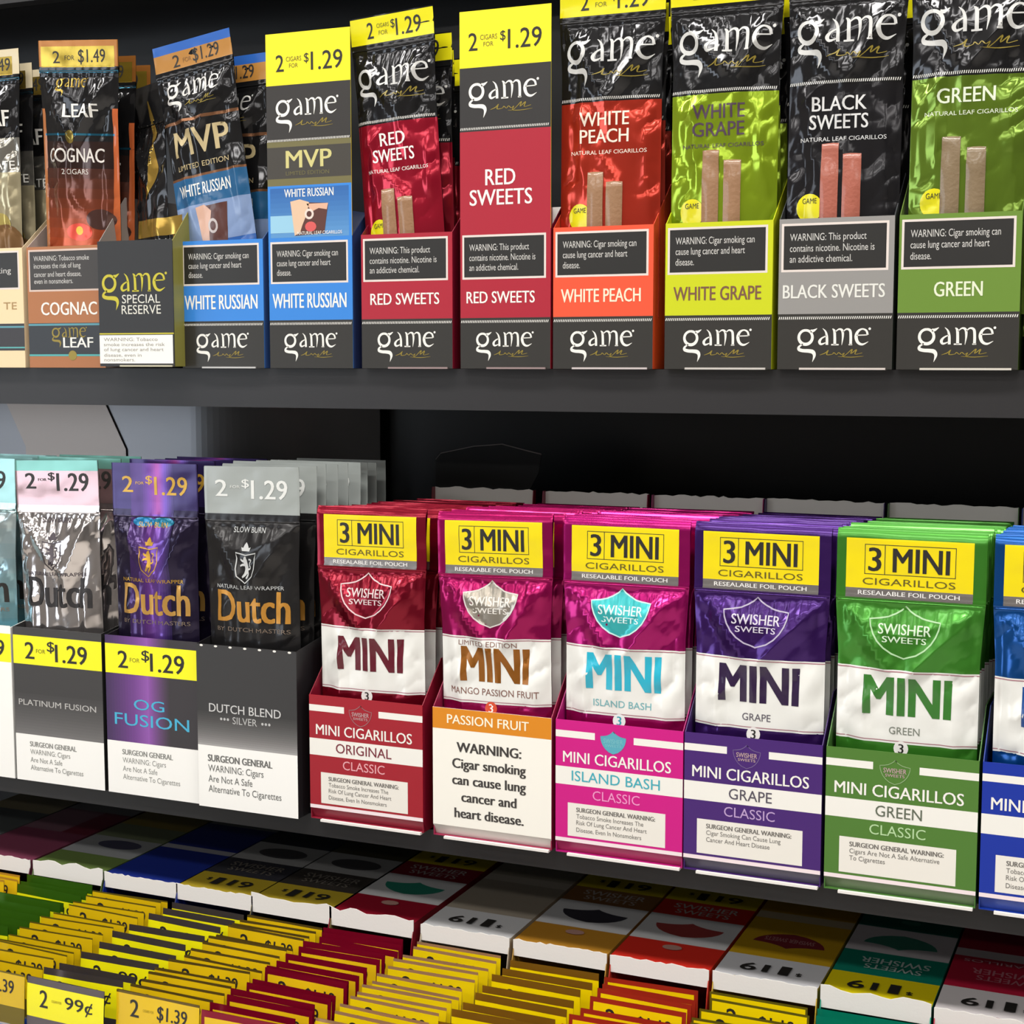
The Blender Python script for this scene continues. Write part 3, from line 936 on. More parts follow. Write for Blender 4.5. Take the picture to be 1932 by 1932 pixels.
def brown_head(a, W, H):
    a.rect(0, 177, W, H - 6, G((176, 124, 58)), 1); a.rect(0, H - 6, W, H, G((44, 96, 180)), 1)
    a.text('2', W * .24, 179, W * .33, 187, INKK, 0.01); a.text('FOR', W * .37, 181, W * .48, 184, P((130, 90, 40)), 0); a.text('$1.29', W * .5, 178.5, W * .84, 188.5, INKK, 0.01)


def gold_head(a, W, H):
    a.rect(0, 177, W, H, F((176, 112, 50), 0.25, .6), 1); a.rect(2, 177, W - 3, H - 4, F((190, 160, 60), 0.18, .8), 2)
    a.text('2', W * .18, 180, W * .27, 188, INKK, 0.01); a.text('FOR', W * .33, 182, W * .45, 185, INKK, 0); a.text('$1.49', W * .5, 179, W * .84, 189, INKK, 0.01)
    a.rect(0, 173.6, W, 175.4, F((50, 120, 150)), 3)


def cream_head(a, W, H):
    a.rect(0, 177, W, H, G((214, 200, 168)), 1); a.rect(0, 177, W - 6, H - 5, F((190, 160, 70), 0.2, .8), 2); a.text('$1.49', W * .5, 179, W * .88, 189, INKK, 0.01)


def cognac_art(a, W):
    a.items = [i for i in a.items if False]
    a.rect(0, 0, W, 128, F((64, 46, 42), .2, .5), 1)
    a.grad(0, 56, W, 110, (196, 84, 44), (84, 52, 44), lambda c: F(c, .2, .5), 2, 8)
    a.rect(0, 0, 3, 150, G((176, 110, 64)), 3); a.rect(W - 4, 0, W, 150, G((190, 96, 52)), 3)
    a.rect(0, 132, W, 133.4, F((50, 120, 150)), 3); a.rect(0, 173.6, W, 175.4, F((50, 120, 150)), 3)
    a.wordmark(W * .22, W * .62, 164, F((190, 160, 70), .2, .8), 4, False)
    a.text('LEAF', W * .33, 144, W * .78, 153, WHITE, 0.03, 4)
    a.ellipse(W * .42, 131, 3.6, 4.4, F((150, 130, 60), .2, .8), 4)
    a.text('COGNAC', W * .1, 114, W * .84, 123.5, P((220, 214, 208)), 0.02, 4); a.text('2 CIGARS', W * .28, 106, W * .64, 109.5, P((220, 214, 208)), 0, 4)
    a.ellipse(W * .5, 67, 11, 6, F((224, 74, 52), .15, .4), 4); a.ellipse(W * .5, 68, 3, 3, G((230, 190, 40)), 5)
    a.ellipse(W * .78, 76, 12, 7, F((90, 60, 54), .15, .5), 4)


def mvp_art(a, W):
    a.items = [i for i in a.items if False]
    a.rect(0, 0, W, 104, G((46, 96, 170)), 1)
    a.rect(0, 60, W, 86, G((128, 150, 190)), 2); a.rect(0, 86, W, 104, G((36, 92, 138)), 2)
    CO = F((150, 104, 74), .25, .7)
    a.rect(0, 141, W, 143, CO, 2); a.rect(0, 104, W, 105.6, CO, 2)
    a.wordmark(W * .12, W * .82, 158, P((205, 203, 200)))
    a.text('MVP', W * .12, 119, W * .86, 136, P((190, 172, 130)), 0.03, 4)
    a.text('LIMITED EDITION', W * .12, 110, W * .82, 113.5, P((190, 172, 130)), 0, 4)
    a.text('WHITE RUSSIAN', W * .1, 92, W * .8, 100, WHITE, 0.01, 4)
    a.poly([(W * .3, 84), (W * .72, 84), (W * .66, 56), (W * .34, 56)], G((88, 52, 46)), 4)
    a.poly([(W * .3, 84), (W * .42, 85), (W * .5, 80), (W * .44, 66), (W * .42, 56), (W * .34, 56)], G((212, 170, 150)), 5)
    a.ellipse(W * .5, 70, 4, 5, G((190, 180, 180)), 6, 14); a.ellipse(W * .5, 70, 2.4, 3.2, G((88, 52, 46)), 7, 12)


def cream_art(a, W):
    a.items = [i for i in a.items if False]
    a.rect(0, 0, W, 110, F((196, 184, 150), .22, .7), 1); a.rect(0, 110, W, 134, F((190, 186, 176), .15, .9), 1)
    a.rect(0, 173.6, W, 175.4, F((50, 120, 150)), 3)
    a.text('LEAF', W * .5, 142, W * .88, 153, WHITE, 0.03, 4); a.text('CHOCOLATE', W * .1, 112, W * .93, 118, WHITE, 0.0, 4)
    a.ellipse(W * .7, 74, 12, 8, F((210, 190, 110), .2, .6), 3); a.ellipse(W * .8, 60, 14, 14, F((130, 96, 60), .3, .4), 4)


tall_pouch('tan and gold foil pouch in the cream carton at the picture edge', -0.785, 0.868, 0.022, 64, (0, 0, 0), (190, 180, 150), [], WHITE, cream_art, 3, cream_head, cigs=(), n_behind=3, desc='tan-headed foil pouch in the cream carton', step=(0.004, 0.012))
tall_pouch('brown and orange foil pouch with gold header, in the brown carton', -0.7065, 0.8745, 0.022, 65, (RAD(4), RAD(3.5), RAD(2)), (64, 46, 42), [], WHITE, cognac_art, 5, gold_head, cigs=(), n_behind=2, desc='brown foil pouch with gold header in the brown carton', step=(0.001, 0.0125), bow=3)


def reserve_art(a, W):
    a.items = [i for i in a.items if False]
    GD = F((214, 176, 84), .2, .8)
    a.stroke([(20, 165, 1), (26, 150, 5), (34, 130, 5), (32, 112, 4), (24, 98, 1)], GD, 3)
    a.rect(0, 72, 64, 84, GD, 2)
    a.text('SPECIAL', 20, 64, 48, 70, P((200, 200, 196)), 0, 4); a.text('RESERVE', 20, 56, 48, 62, P((200, 200, 196)), 0, 4)
    a.stroke([(50, 74, 1), (54, 62, 4), (50, 54, 3), (52, 46, 2)], GD, 3)


def reserve_head(a, W, H):
    a.rect(0, 171, W, H, F((52, 52, 54), 0.16, 0.75), 1)


tall_pouch('narrow black and gold pouch turned nearly edge-on in the black carton', -0.6505, 0.882, 0.012, 43, (0, RAD(-2), RAD(-26)), (52, 52, 54), [], WHITE, reserve_art, 6, reserve_head, zipv=150, H=176, cigs=(), n_behind=0, desc='', T=5.5, bow=0)
tall_pouch('black and blue foil pouch with brown price header, leaning in the blue carton', -0.5835, 0.872, 0.020, 62, (0, RAD(-8.5), 0), (46, 96, 170), [], WHITE, mvp_art, 7, brown_head, cigs=(), n_behind=3, desc='brown-headed foil pouch in the bright blue carton', step=(-0.0005, 0.0125), drop=0.006)
tall_pouch('crimson foil pouch with yellow price header, beside the crimson header card', -0.4490, 0.872, 0.022, 59, (0, RAD(-3.8), RAD(-1)), (176, 26, 52), ['RED', 'SWEETS'], WHITE, None, 8, None, n_behind=3, desc='crimson foil pouch in the open crimson carton', step=(-0.0035, 0.0125), drop=0.007)
tall_pouch('black and orange-red foil pouch in the orange-red carton', -0.3158, 0.872, 0.025, 66, (0, RAD(0.3), 0), (196, 58, 40), ['WHITE', 'PEACH'], P((242, 226, 210)), None, 9, None, n_behind=3, desc='orange-red foil pouch in the orange-red carton')
tall_pouch('black and lime foil pouch with purple lettering in the yellow-green carton', -0.2462, 0.872, 0.025, 66, (0, RAD(0.2), 0), (150, 178, 36), ['WHITE', 'GRAPE'], P((74, 52, 74)), None, 12, None, n_behind=3, cigs=((-7, 96), (6.5, 90)), desc='lime foil pouch in the yellow-green carton')
tall_pouch('all black foil pouch with two reddish cigarillos in the grey carton', -0.1780, 0.872, 0.025, 66, (0, RAD(0.5), 0), (44, 43, 46), ['BLACK', 'SWEETS'], P((214, 214, 214)), None, 14, None, n_behind=3, cig='cigar_red', cigs=((-7, 96), (6.0, 90)), desc='black foil pouch in the grey carton')
tall_pouch('black and green foil pouch in the olive green carton', -0.1095, 0.872, 0.025, 67, (0, RAD(0.3), 0), (112, 142, 44), ['GREEN'], P((220, 228, 206)), None, 17, None, n_behind=3, cig='cigar_dark', cigs=((-10, 96), (4.0, 90)), desc='green foil pouch in the olive green carton')

# ================================================================== pouches of the lower shelf
LOG = 'short foil pouches on the lower shelf'


def row_behind(r, X, Y, Z, n, dy, desc, grp, seed, skip=(), dz=0.0018, lean=0.012, dx=0.002, drop=0.0):
    rnd = random.Random(seed)
    for i in range(n):
        dup(r, (X + rnd.uniform(-dx, dx), Y + dy * (i + 1), Z - drop * (i + 1) + rnd.uniform(-dz, dz)),
            (rnd.uniform(-2.2 * lean, 0.6 * lean), rnd.uniform(-.005, .005), rnd.uniform(-.01, .01)), desc + ', ' + ORD[i + 1] + ' from the front', grp, skip)


def mini_pouch(label, X, W, base, col2, flav, ink, fink, fill, line, bink, num, seed, desc, n=10, rot=(0, 0, 0), sub=None, top=None):
    n = n + 2 if n > 8 else n
    H, zipv = 181.5, 145
    sh = Shape(W, H, zipv, 5.0, seed, 1.7, 0.30, (), 0, 0.5, random.Random(seed).uniform(-8, 8), 0, 2.6)
    r = thing('foil_pouch', label, 'pouch', (X, LY + 0.012, SL + 0.0135), rot, LOG)
    a = Art()
    a.badge(W * .24, 114.5, W * .48, 27, fill, line, bink, 2)
    WB = G((232, 232, 228))
    a.rect(0, 69, W, 108.5, WB, 1); a.rect(0, 107.2, W, 107.8, G((170, 120, 130)), 2); a.rect(0, 70, W, 70.5, G((170, 120, 130)), 2)
    y = 82 if not sub or sub[0] else 84
    a.text('MINI', W * .2, y, W * .82, y + 20.5, ink, 0.05)
    if sub:
        if sub[0]:
            a.text(sub[0], W * .18, 103.2, W * .72, 106.2, fink, 0.0)
        if sub[1]:
            tw = min(W * .82, len(sub[1]) * 3.3)
            a.text(sub[1], W * .5 - tw / 2, 74, W * .5 + tw / 2, 78, fink, 0.004)
    a.ellipse(W * .48, 66.5, 4.0, 4.0, num[0], 4, 18); a.text('3', W * .48 - 1.5, 64, W * .48 + 1.5, 69, num[1], 0.03, 5)
    pouch_part('pouch_body', a, sh, 0, zipv, base, r, 2.4)
    hd = Art()
    YM = G((238, 216, 16))
    hd.rect(W * .065, 150, W * .915, 176.5, YM, 1)
    hd.frame(W * .19, 157.5, W * .80, 173.5, 0.35, INKK, 2); hd.rect(W * .325, 157.5, W * .33, 173.5, INKK, 2)
    hd.text('3', W * .215, 159.2, W * .305, 171.8, INKK, 0.03); hd.text('MINI', W * .38, 159.2, W * .76, 171.8, INKK, 0.03)
    hd.text('CIGARILLOS', W * .18, 152, W * .80, 155.6, P((100, 88, 20)), 0.0)
    hd.rect(W * .065, 145, W * .915, 150, F((186, 180, 178), .25, .9), 1)
    hd.text('RESEALABLE FOIL POUCH', W * .15, 146.5, W * .83, 148.8, P((236, 234, 232)), 0.02)
    pouch_part('price_header', hd, sh, zipv, H, base, r, 2.4)
    seal_bead(sh, r.children[-1], base)
    row_behind(r, X, LY + 0.012, SL + 0.0135, n, 0.0118, desc, LOG, seed, (), 0.0012, 0.022, 0.0006, 0.0007)
    return r


NW = (G((236, 232, 230)), INKK)
mini_pouch('dark red foil pouch in the dark red carton, front of its row', -0.4450, 75, F((140, 10, 40), .22, .75), None, '', G((96, 16, 36)), G((96, 16, 36)), None, P((214, 190, 192)), P((214, 196, 196)), NW, 31, 'dark red foil pouch behind the dark red carton front', 10, (0, RAD(-0.5), 0))
mini_pouch('magenta-maroon foil pouch with gold lettering, in the orange-banded white carton', -0.3614, 73.5, F((168, 8, 92), .22, .75), None, '', F((160, 98, 30), .3, .6), P((130, 90, 80)), F((180, 172, 160), .25, .8), P((205, 198, 196)), P((226, 222, 216)), (G((214, 80, 50)), WHITE), 33, 'magenta foil pouch behind the white warning carton', 10, (0, RAD(-1.0), 0), ('LIMITED EDITION', 'MANGO PASSION FRUIT'))
mini_pouch('magenta foil pouch with turquoise lettering and badge', -0.2830, 75, F((172, 12, 108), .22, .75), None, '', G((42, 176, 204)), P((110, 176, 184)), F((60, 186, 190), .3, .5), P((190, 220, 220)), P((214, 236, 236)), (G((232, 236, 236)), P((40, 160, 176))), 35, 'magenta foil pouch behind the hot magenta carton', 10, (0, RAD(0), 0), ('', 'ISLAND BASH'))
mini_pouch('purple foil pouch with white band, in the torn purple carton', -0.2055, 75.5, F((66, 30, 108), .22, .7), None, '', G((44, 24, 62)), P((90, 84, 96)), None, P((176, 166, 190)), P((206, 200, 214)), NW, 37, 'purple foil pouch behind the purple carton front', 10, (0, RAD(0.2), 0), ('', 'GRAPE'))
mini_pouch('bright green foil pouch with white band, in the green carton', -0.1262, 77, F((66, 140, 44), .25, .55), None, '', G((54, 118, 44)), P((120, 126, 116)), None, P((170, 206, 160)), P((204, 224, 198)), NW, 39, 'bright green foil pouch behind the green carton', 10, (0, RAD(0.2), 0), ('', 'GREEN'))
mini_pouch('blue foil pouch cut by the picture edge, in the royal blue carton', -0.0465, 74, F((10, 78, 150), .22, .65), None, '', G((16, 70, 140)), P((90, 110, 150)), None, P((150, 190, 220)), P((200, 220, 236)), NW, 41, 'blue foil pouch behind the royal blue carton', 8, (0, 0, 0), ('', 'BLUE'))


def long_pouch(label, X, W, base, hbase, hink, dink, cink, seed, desc, n, rot=(0, 0, 0), extra=None, Y=LY + 0.012, Z=SL + 0.0085, hv=179, H=209, crinkle=0.8, masters=True):
    zipv = 176
    sh = Shape(W, H, zipv, 5.0, seed, crinkle * 1.6, 0.27, (-9, 8), 150, 0.4, random.Random(seed).uniform(-5, 5))
    r = thing('foil_pouch', label, 'pouch', (X, Y, Z), rot, LOG)
    a = Art()
    if extra:
        extra(a, W, H)
    a.crest(W * .35, 136, W * .235, 25, cink, 4)
    a.text('NATURAL LEAF WRAPPER', W * .12, 132.2, W * .86, 134.6, cink, 0.0, 4)
    a.text('Dutch', W * .13, 111, W * .92, 131, dink, 0.035, 4)
    if masters:
        a.text('BY DUTCH MASTERS', W * .12, 105, W * .92, 107.6, P((120, 104, 90)), 0.0, 4)
    a.text('SLOW BURN', W * .32, 167.5, W * .66, 171, cink, 0.0, 4)
    pouch_part('pouch_body', a, sh, 0, zipv, base, r, 2.2)
    hd = Art()
    hd.rect(0, hv, W, H, hbase, 1)
    if extra:
        extra(hd, W, H, True)
    hd.text('2', W * .12, 190, W * .25, 200.5, hink, 0.025, 4); hd.text('FOR', W * .28, 195.2, W * .38, 197, hink, 0, 4)
    hd.text('$', W * .4, 195, W * .48, 201, hink, 0.01, 4); hd.text('1.29', W * .5, 188.5, W * .88, 200.5, hink, 0.025, 4)
    pouch_part('price_header', hd, sh, zipv, H, base, r, 2.2)
    seal_bead(sh, r.children[-1], base)
    row_behind(r, X, Y, Z, n, 0.0135, desc, LOG, seed, (), 0.0015, 0.012, 0.0016, 0.0002)
    return r


def og_extra(a, W, H, head=False):
    y0, y1 = (176, H) if head else (0, 176)
    c = [(70, 44, 104), (104, 56, 140), (150, 66, 140) if head else (120, 74, 170), (104, 70, 160), (56, 44, 92)]
    xs = [0.22, 0.34, 0.44, 0.54, 0.62, 0.72]
    for i in range(5):
        a.grad(W * xs[i], y0, W * xs[i + 1], y1, c[max(i - 1, 0)], c[i], lambda q: F(q, .2, .55), 2, 4, False)
    if not head:
        a.ellipse(W * .38, 171, 9, 3, F((30, 120, 170), .2, .4), 3); a.ellipse(W * .6, 171, 9, 3, F((30, 120, 150), .2, .4), 3)


def teal_extra(a, W, H, head=False):
    if head:
        a.rect(0, H - 7, W, H, F((120, 176, 164), .25, .6), 2)


def pale_extra(a, W, H, head=False):
    if not head:
        a.grad(0, 90, W, 172, (120, 176, 190), (196, 210, 214), lambda q: F(q, .2, .7), 2, 8)


long_pouch('pale turquoise foil pouch cut by the picture edge, in the white carton', -0.7530, 69, F((176, 204, 206), .2, .8), F((150, 190, 186), .25, .7), INKK, INKK, P((70, 70, 80)), 51, 'pale turquoise foil pouch behind the white carton', 3, (0, 0, 0), pale_extra)
long_pouch('mirror silver foil pouch with black lettering, in the charcoal carton', -0.6785, 69, F((228, 222, 222), .13, .95), F((190, 158, 160), .22, .85), INKK, P((44, 42, 44)), P((70, 62, 70)), 53, 'silver foil pouch with turquoise top behind the charcoal carton', 3, (0, RAD(-1.5), 0), teal_extra, crinkle=1.2, masters=False)
long_pouch('black and violet foil pouch with gold lettering', -0.6030, 67, F((46, 38, 66), .2, .7), F((58, 46, 96), .22, .6), F((206, 160, 60), .3, .5), F((214, 164, 84), .3, .5), F((206, 160, 60), .3, .5), 55, 'black violet foil pouch behind the violet carton', 6, (0, RAD(-0.5), 0), og_extra)
long_pouch('black foil pouch with pale grey header and gold lettering', -0.5285, 70, F((46, 45, 46), .24, .6), G((158, 164, 162)), P((226, 228, 226)), F((204, 144, 58), .35, .4), P((190, 192, 192)), 57, 'black foil pouch with pale grey header', 8, (0, RAD(-0.8), 0), None, crinkle=0.7)

# cards standing at the back of the lower shelf
t = thing('header_card', 'black folded card standing behind the dark red pouches', 'card', (-0.488, 0.985, SL + 0.0005))
n = 16
bm = bmesh.new()
pts = [(0.0, 0.212), (0.004, 0.2165), (0.03, 0.222), (0.052, 0.224), (0.07, 0.220), (0.082, 0.2175), (0.080, 0.205), (0.066, 0.18), (0.066, 0), (0, 0)]
prism('card_face', pts, 'y', 0.0008, 'card_black', t)
e = prism('torn_edge', [(0.0, 0.2121), (0.004, 0.2166), (0.03, 0.2221), (0.052, 0.2241), (0.07, 0.2201), (0.082, 0.2176), (0.0815, 0.2185), (0.07, 0.2208), (0.052, 0.2247), (0.03, 0.2227), (0.004, 0.2172), (0.0, 0.2127)], 'y', 0.0009, 'card_grey', t)
bm.free()
for nm, lab, x0, x1, z1, mt, y, lean in (
        ('cardboard_flap', 'grey cardboard flap standing behind the silver pouch', -0.875, -0.775, 0.262, 'flap_grey', 0.9885, 0.02),):
    r = thing(nm, lab, 'flap', (x0, y, SL + 0.0005))
    wd = x1 - x0
    prism('flap_face', [(0.012, 0.0), (wd + 0.012, 0.0), (wd + 0.012, 0.213), (wd - 0.014, z1), (-0.014, z1), (0.012, 0.213)], 'y', 0.0009, mt, r)
# added reflective sheet for the grey sheen at the back; its bend fades it
front = []
for i in range(121):
    s_ = i / 120
    front.append((-1.15 + 0.56 * s_, 0.990 + 0.10 * max(0, (s_ - 0.80) / 0.20) ** 2))
o = prism('reflection_sheet', front + [(x, y + 0.001) for x, y in reversed(front)], 'z', (SU - 0.0062) - (SL + 0.0005), 'reflective_grey')
for v in o.data.vertices:
    v.co.z += SL + 0.0005
tag(o, 'added grey sheet standing in for light on the back panel, behind the silver pouches', 'sheet')

# ================================================================== bottom shelf: lidded trays full of pouches
TRAY = 'lidded pouch trays on the bottom shelf'
TPG = 'yellow-topped pouches in the trays'
TZ = -0.348
Ynear, Yfar, Yfront = 0.822, 0.985, 0.652


def lid_art(kind):
    a = Art()
    Wd, D = 60.0, 163.0

    def sw(y, c=P((190, 180, 176)), turn=False):
        if turn:
            a.text('SWISHER', Wd * .2, y + 1, Wd * .86, y + 9, c, 0.02, 3, True); a.text('SWEETS', Wd * .26, y - 8, Wd * .8, y - 1, c, 0.02, 3, True)
        else:
            a.text('SWISHER', Wd * .16, y + 1, Wd * .86, y + 9, c, 0.02, 3); a.text('SWEETS', Wd * .22, y - 8, Wd * .8, y - 1, c, 0.02, 3)

    def pr(y, turn):
        x = (lambda p, q: (Wd * p, Wd * q)) if not turn else (lambda p, q: (Wd * (1 - q), Wd * (1 - p)))
        for s_, p, q, h in (('$', .2, .26, 5), ('1', .32, .42, 13), ('1', .52, .58, 11), ('9', .64, .8, 11)):
            x0, x1 = x(p, q)
            a.text(s_, x0, y + (12 - h) * (0.8 if not turn else .2), x1, y + (12 - h) * (0.8 if not turn else .2) + h, INKK, 0.04, 3, turn)
    def seal(y, c, turn=False):
        if turn:
            a.poly([(Wd * (.86 - .72 * px), y + 24 - 24 * py) for px, py in SHIELD], c, 2)
        else:
            a.poly([(Wd * (.14 + .72 * px), y + 24 * py) for px, py in SHIELD], c, 2)
    if kind in ('orange', 'gold', 'crimson'):
        c, b, e = {'orange': (P((196, 40, 28)), P((150, 60, 58)), P((196, 40, 28))), 'gold': (P((168, 118, 36)), P((52, 50, 58)), P((140, 96, 50))), 'crimson': (P((132, 12, 34)), P((40, 130, 110)), P((132, 12, 34)))}[kind]
        a.rect(0, 0, Wd, 33, c, 1); a.rect(0, 33, Wd, 77, P((198, 198, 200)), 1); a.rect(0, 77, Wd, 104, e, 1); a.rect(0, 104, Wd, 132, P((206, 186, 14)), 1); a.rect(0, 132, Wd, D, c, 1)
        seal(43, b); sw(90); pr(110, False); a.ellipse(Wd * .5, 24, 6, 4, P((170, 130, 120)), 2)
    elif kind in ('olive', 'black'):
        a.rect(0, 0, Wd, 30, P((168, 146, 38)), 1); a.rect(0, 30, Wd, 62, P((52, 48, 44) if kind == 'olive' else (46, 46, 52)), 1); a.rect(0, 62, Wd, 100, P((158, 158, 158)), 1); a.rect(0, 100, Wd, D, P((62, 58, 36) if kind == 'olive' else (30, 31, 38)), 1)
        a.ellipse(Wd * .52, 82, 19, 10, P((72, 70, 72)), 2); sw(46, P((110, 104, 96))); pr(9, False)
    elif kind == 'cream':
        a.rect(0, 0, Wd, 34, P((186, 186, 188)), 1); a.rect(0, 34, Wd, 92, P((150, 140, 126)), 1); a.rect(0, 92, Wd, 104, P((176, 168, 156)), 1); a.rect(0, 104, Wd, D, P((150, 142, 126)), 1); pr(10, True)
    elif kind == 'yellow':
        a.rect(0, 0, Wd, 33, P((192, 192, 196)), 1); a.rect(0, 33, Wd, 96, P((190, 150, 24)), 1); a.rect(0, 96, Wd, 108, P((176, 160, 130)), 1); a.rect(0, 108, Wd, D, P((190, 146, 20)), 1); pr(9, True)
        seal(50, P((120, 40, 48)), True); a.text('SWISHER SWEETS', Wd * .24, 60, Wd * .74, 66, P((170, 120, 120)), 0.01, 3, True)
    elif kind == 'teal':
        a.rect(0, 0, Wd, 31, P((214, 196, 10)), 1); a.rect(0, 31, Wd, 66, P((10, 118, 98)), 1); a.rect(0, 66, Wd, 108, P((196, 190, 194)), 1); a.rect(0, 108, Wd, D, P((10, 110, 92)), 1); pr(8, True); sw(48, P((176, 190, 186)), True); seal(74, P((60, 130, 112)), True); a.ellipse(Wd * .5, 122, 6, 4, P((60, 140, 120)), 2)
    elif kind == 'pink':
        a.rect(0, 0, Wd, 34, P((206, 200, 202)), 1); a.rect(0, 34, Wd, 82, P((176, 26, 56)), 1); a.rect(0, 82, Wd, 94, P((190, 180, 182)), 1); a.rect(0, 94, Wd, D, P((150, 22, 48)), 1); pr(9, True); sw(56, P((196, 120, 132)), True); a.text('CIGARILLOS', Wd * .1, 74, Wd * .9, 78, P((220, 180, 186)), 0, 3, True)
    elif kind == 'blue':
        a.rect(0, 0, Wd, 62, P((20, 38, 120)), 1); a.rect(0, 62, Wd, 70, P((150, 150, 158)), 1); a.rect(0, 70, Wd, 122, P((18, 32, 110)), 1); a.rect(0, 122, Wd, D, P((130, 132, 132)), 1)
    elif kind == 'green':
        a.rect(0, 0, Wd, 28, P((92, 112, 58)), 1); a.rect(0, 28, Wd, 66, P((142, 144, 146)), 1); a.rect(0, 66, Wd, 96, P((104, 112, 84)), 1); a.rect(0, 96, Wd, D, P((128, 112, 44)), 1); a.ellipse(Wd * .55, 52, 18, 9, P((64, 64, 84)), 2)
    elif kind == 'maroon':
        a.rect(0, 0, Wd, 60, P((112, 52, 74)), 1); a.rect(0, 60, Wd, 112, P((118, 84, 96)), 1); a.rect(0, 112, Wd, D, P((140, 138, 138)), 1); a.rect(Wd * .6, 60, Wd, 112, P((100, 28, 46)), 2)
    else:
        a.rect(0, 0, Wd, 40, P((120, 122, 124)), 1); a.rect(0, 40, Wd, 92, P((80, 84, 84)), 1); a.rect(0, 92, Wd, D, P((140, 130, 100)), 1)
    return a


TK = [  # kind, left x, tray label, pouch look: top colour, band, head colour, text, words, row count limits
    ('grey', -0.846), ('maroon', -0.784), ('green', -0.7215), ('blue', -0.660), ('black', -0.601), ('olive', -0.542), ('crimson', -0.4835), ('cream', -0.4185), ('gold', -0.356), ('orange', -0.2940), ('yellow', -0.2318), ('teal', -0.1700), ('pink', -0.1085), ('grey', -0.0465)]
SIDE = {'orange': (190, 50, 36), 'gold': (170, 130, 50), 'crimson': (130, 14, 36), 'olive': (110, 96, 50), 'black': (40, 40, 44), 'cream': (180, 166, 146), 'yellow': (196, 160, 50), 'teal': (20, 150, 124), 'pink': (180, 40, 66), 'blue': (20, 40, 130), 'green': (90, 110, 60), 'maroon': (110, 50, 70), 'grey': (120, 120, 120)}
LIDLAB = {'orange': 'tray with red and white lid and yellow price end', 'gold': 'tray with gold and white lid bearing a dark emblem', 'crimson': 'tray with dark crimson lid and green emblem', 'olive': 'tray with yellow-fronted olive and grey lid', 'black': 'tray with yellow-fronted black and silver lid, beside the blue lid', 'cream': 'tray with plain greyish tan lid', 'yellow': 'tray with ochre lid and maroon emblem', 'teal': 'tray with teal lid and yellow price end', 'pink': 'tray with crimson lid and grey-white price end', 'blue': 'tray with navy blue lid', 'green': 'tray with dull green lid and torn white flap', 'maroon': 'tray with dusky maroon lid', 'grey': 'tray with dim grey lid at the picture edge'}
first_grey = True
for i, (kind, x0) in enumerate(TK):
    Wt = 0.060
    lab = LIDLAB[kind]
    if kind == 'grey':
        lab = 'tray with dim grey and tan lid, far left under the shelf' if i == 0 else 'tray at the far right end, beyond the crimson lid'
    r = thing('pouch_tray', lab, 'tray', (x0, Yfront, ST + 0.0003), (0, 0, 0), TRAY)
    zz = TZ - (ST + 0.0003)
    yn = Ynear - Yfront
    rnd = random.Random(100 + i)
    sm = P(SIDE[kind])
    la = lid_art(kind)
    flat_panel('lid', la, 60, 163, 0.5, sm, r, lambda x, y, z, yn=yn, zz=zz: (x, yn + z, zz - y - 0.0012 * math.sin(math.pi * x / 0.06) * 0 + 0.0010 * math.sin(math.pi * min(max(x / 0.06, 0), 1)) * max(0, 1 - z / 0.05)))
    # torn white inner flap hanging at the front of the lid
    rag = kind in ('olive', 'crimson', 'green', 'teal')
    topj = torn(0.0, Wt, 0.0022 if rag else 0.0008, 0.0018 if rag else 0.0006, 0.006 if rag else 0.003, rnd)
    fl = prism('torn_flap', [(Wt, -0.0095), (0.0, -0.0095)] + [(x, y) for x, y in topj], 'y', 0.0006, 'card_white', r)
    for v in fl.data.vertices:
        v.co.z += zz; v.co.y += yn - 0.0016
    for xx in (0.0, Wt - 0.0005):
        o = prism('side_wall', [(0, 0), (Yfar - Yfront, 0), (Yfar - Yfront, zz - 0.0006), (yn, zz - 0.0006), (yn - 0.004, zz - 0.012), (yn - 0.012, zz - 0.05), (0, zz - 0.06)], 'x', 0.0005, sm, r)
        for v in o.data.vertices:
            v.co.x += xx
    box('front_wall', 0.0005, Wt - 0.0005, 0.0, 0.0005, 0, zz - 0.06, sm, r)
    box('tray_floor', 0.0005, Wt - 0.0005, 0.0006, Yfar - Yfront - 0.0006, 0, 0.0005, sm, r)
    o = box('back_wall', 0.0005, Wt - 0.0005, Yfar - Yfront - 0.0005, Yfar - Yfront, 0, zz - 0.0006, sm, r)

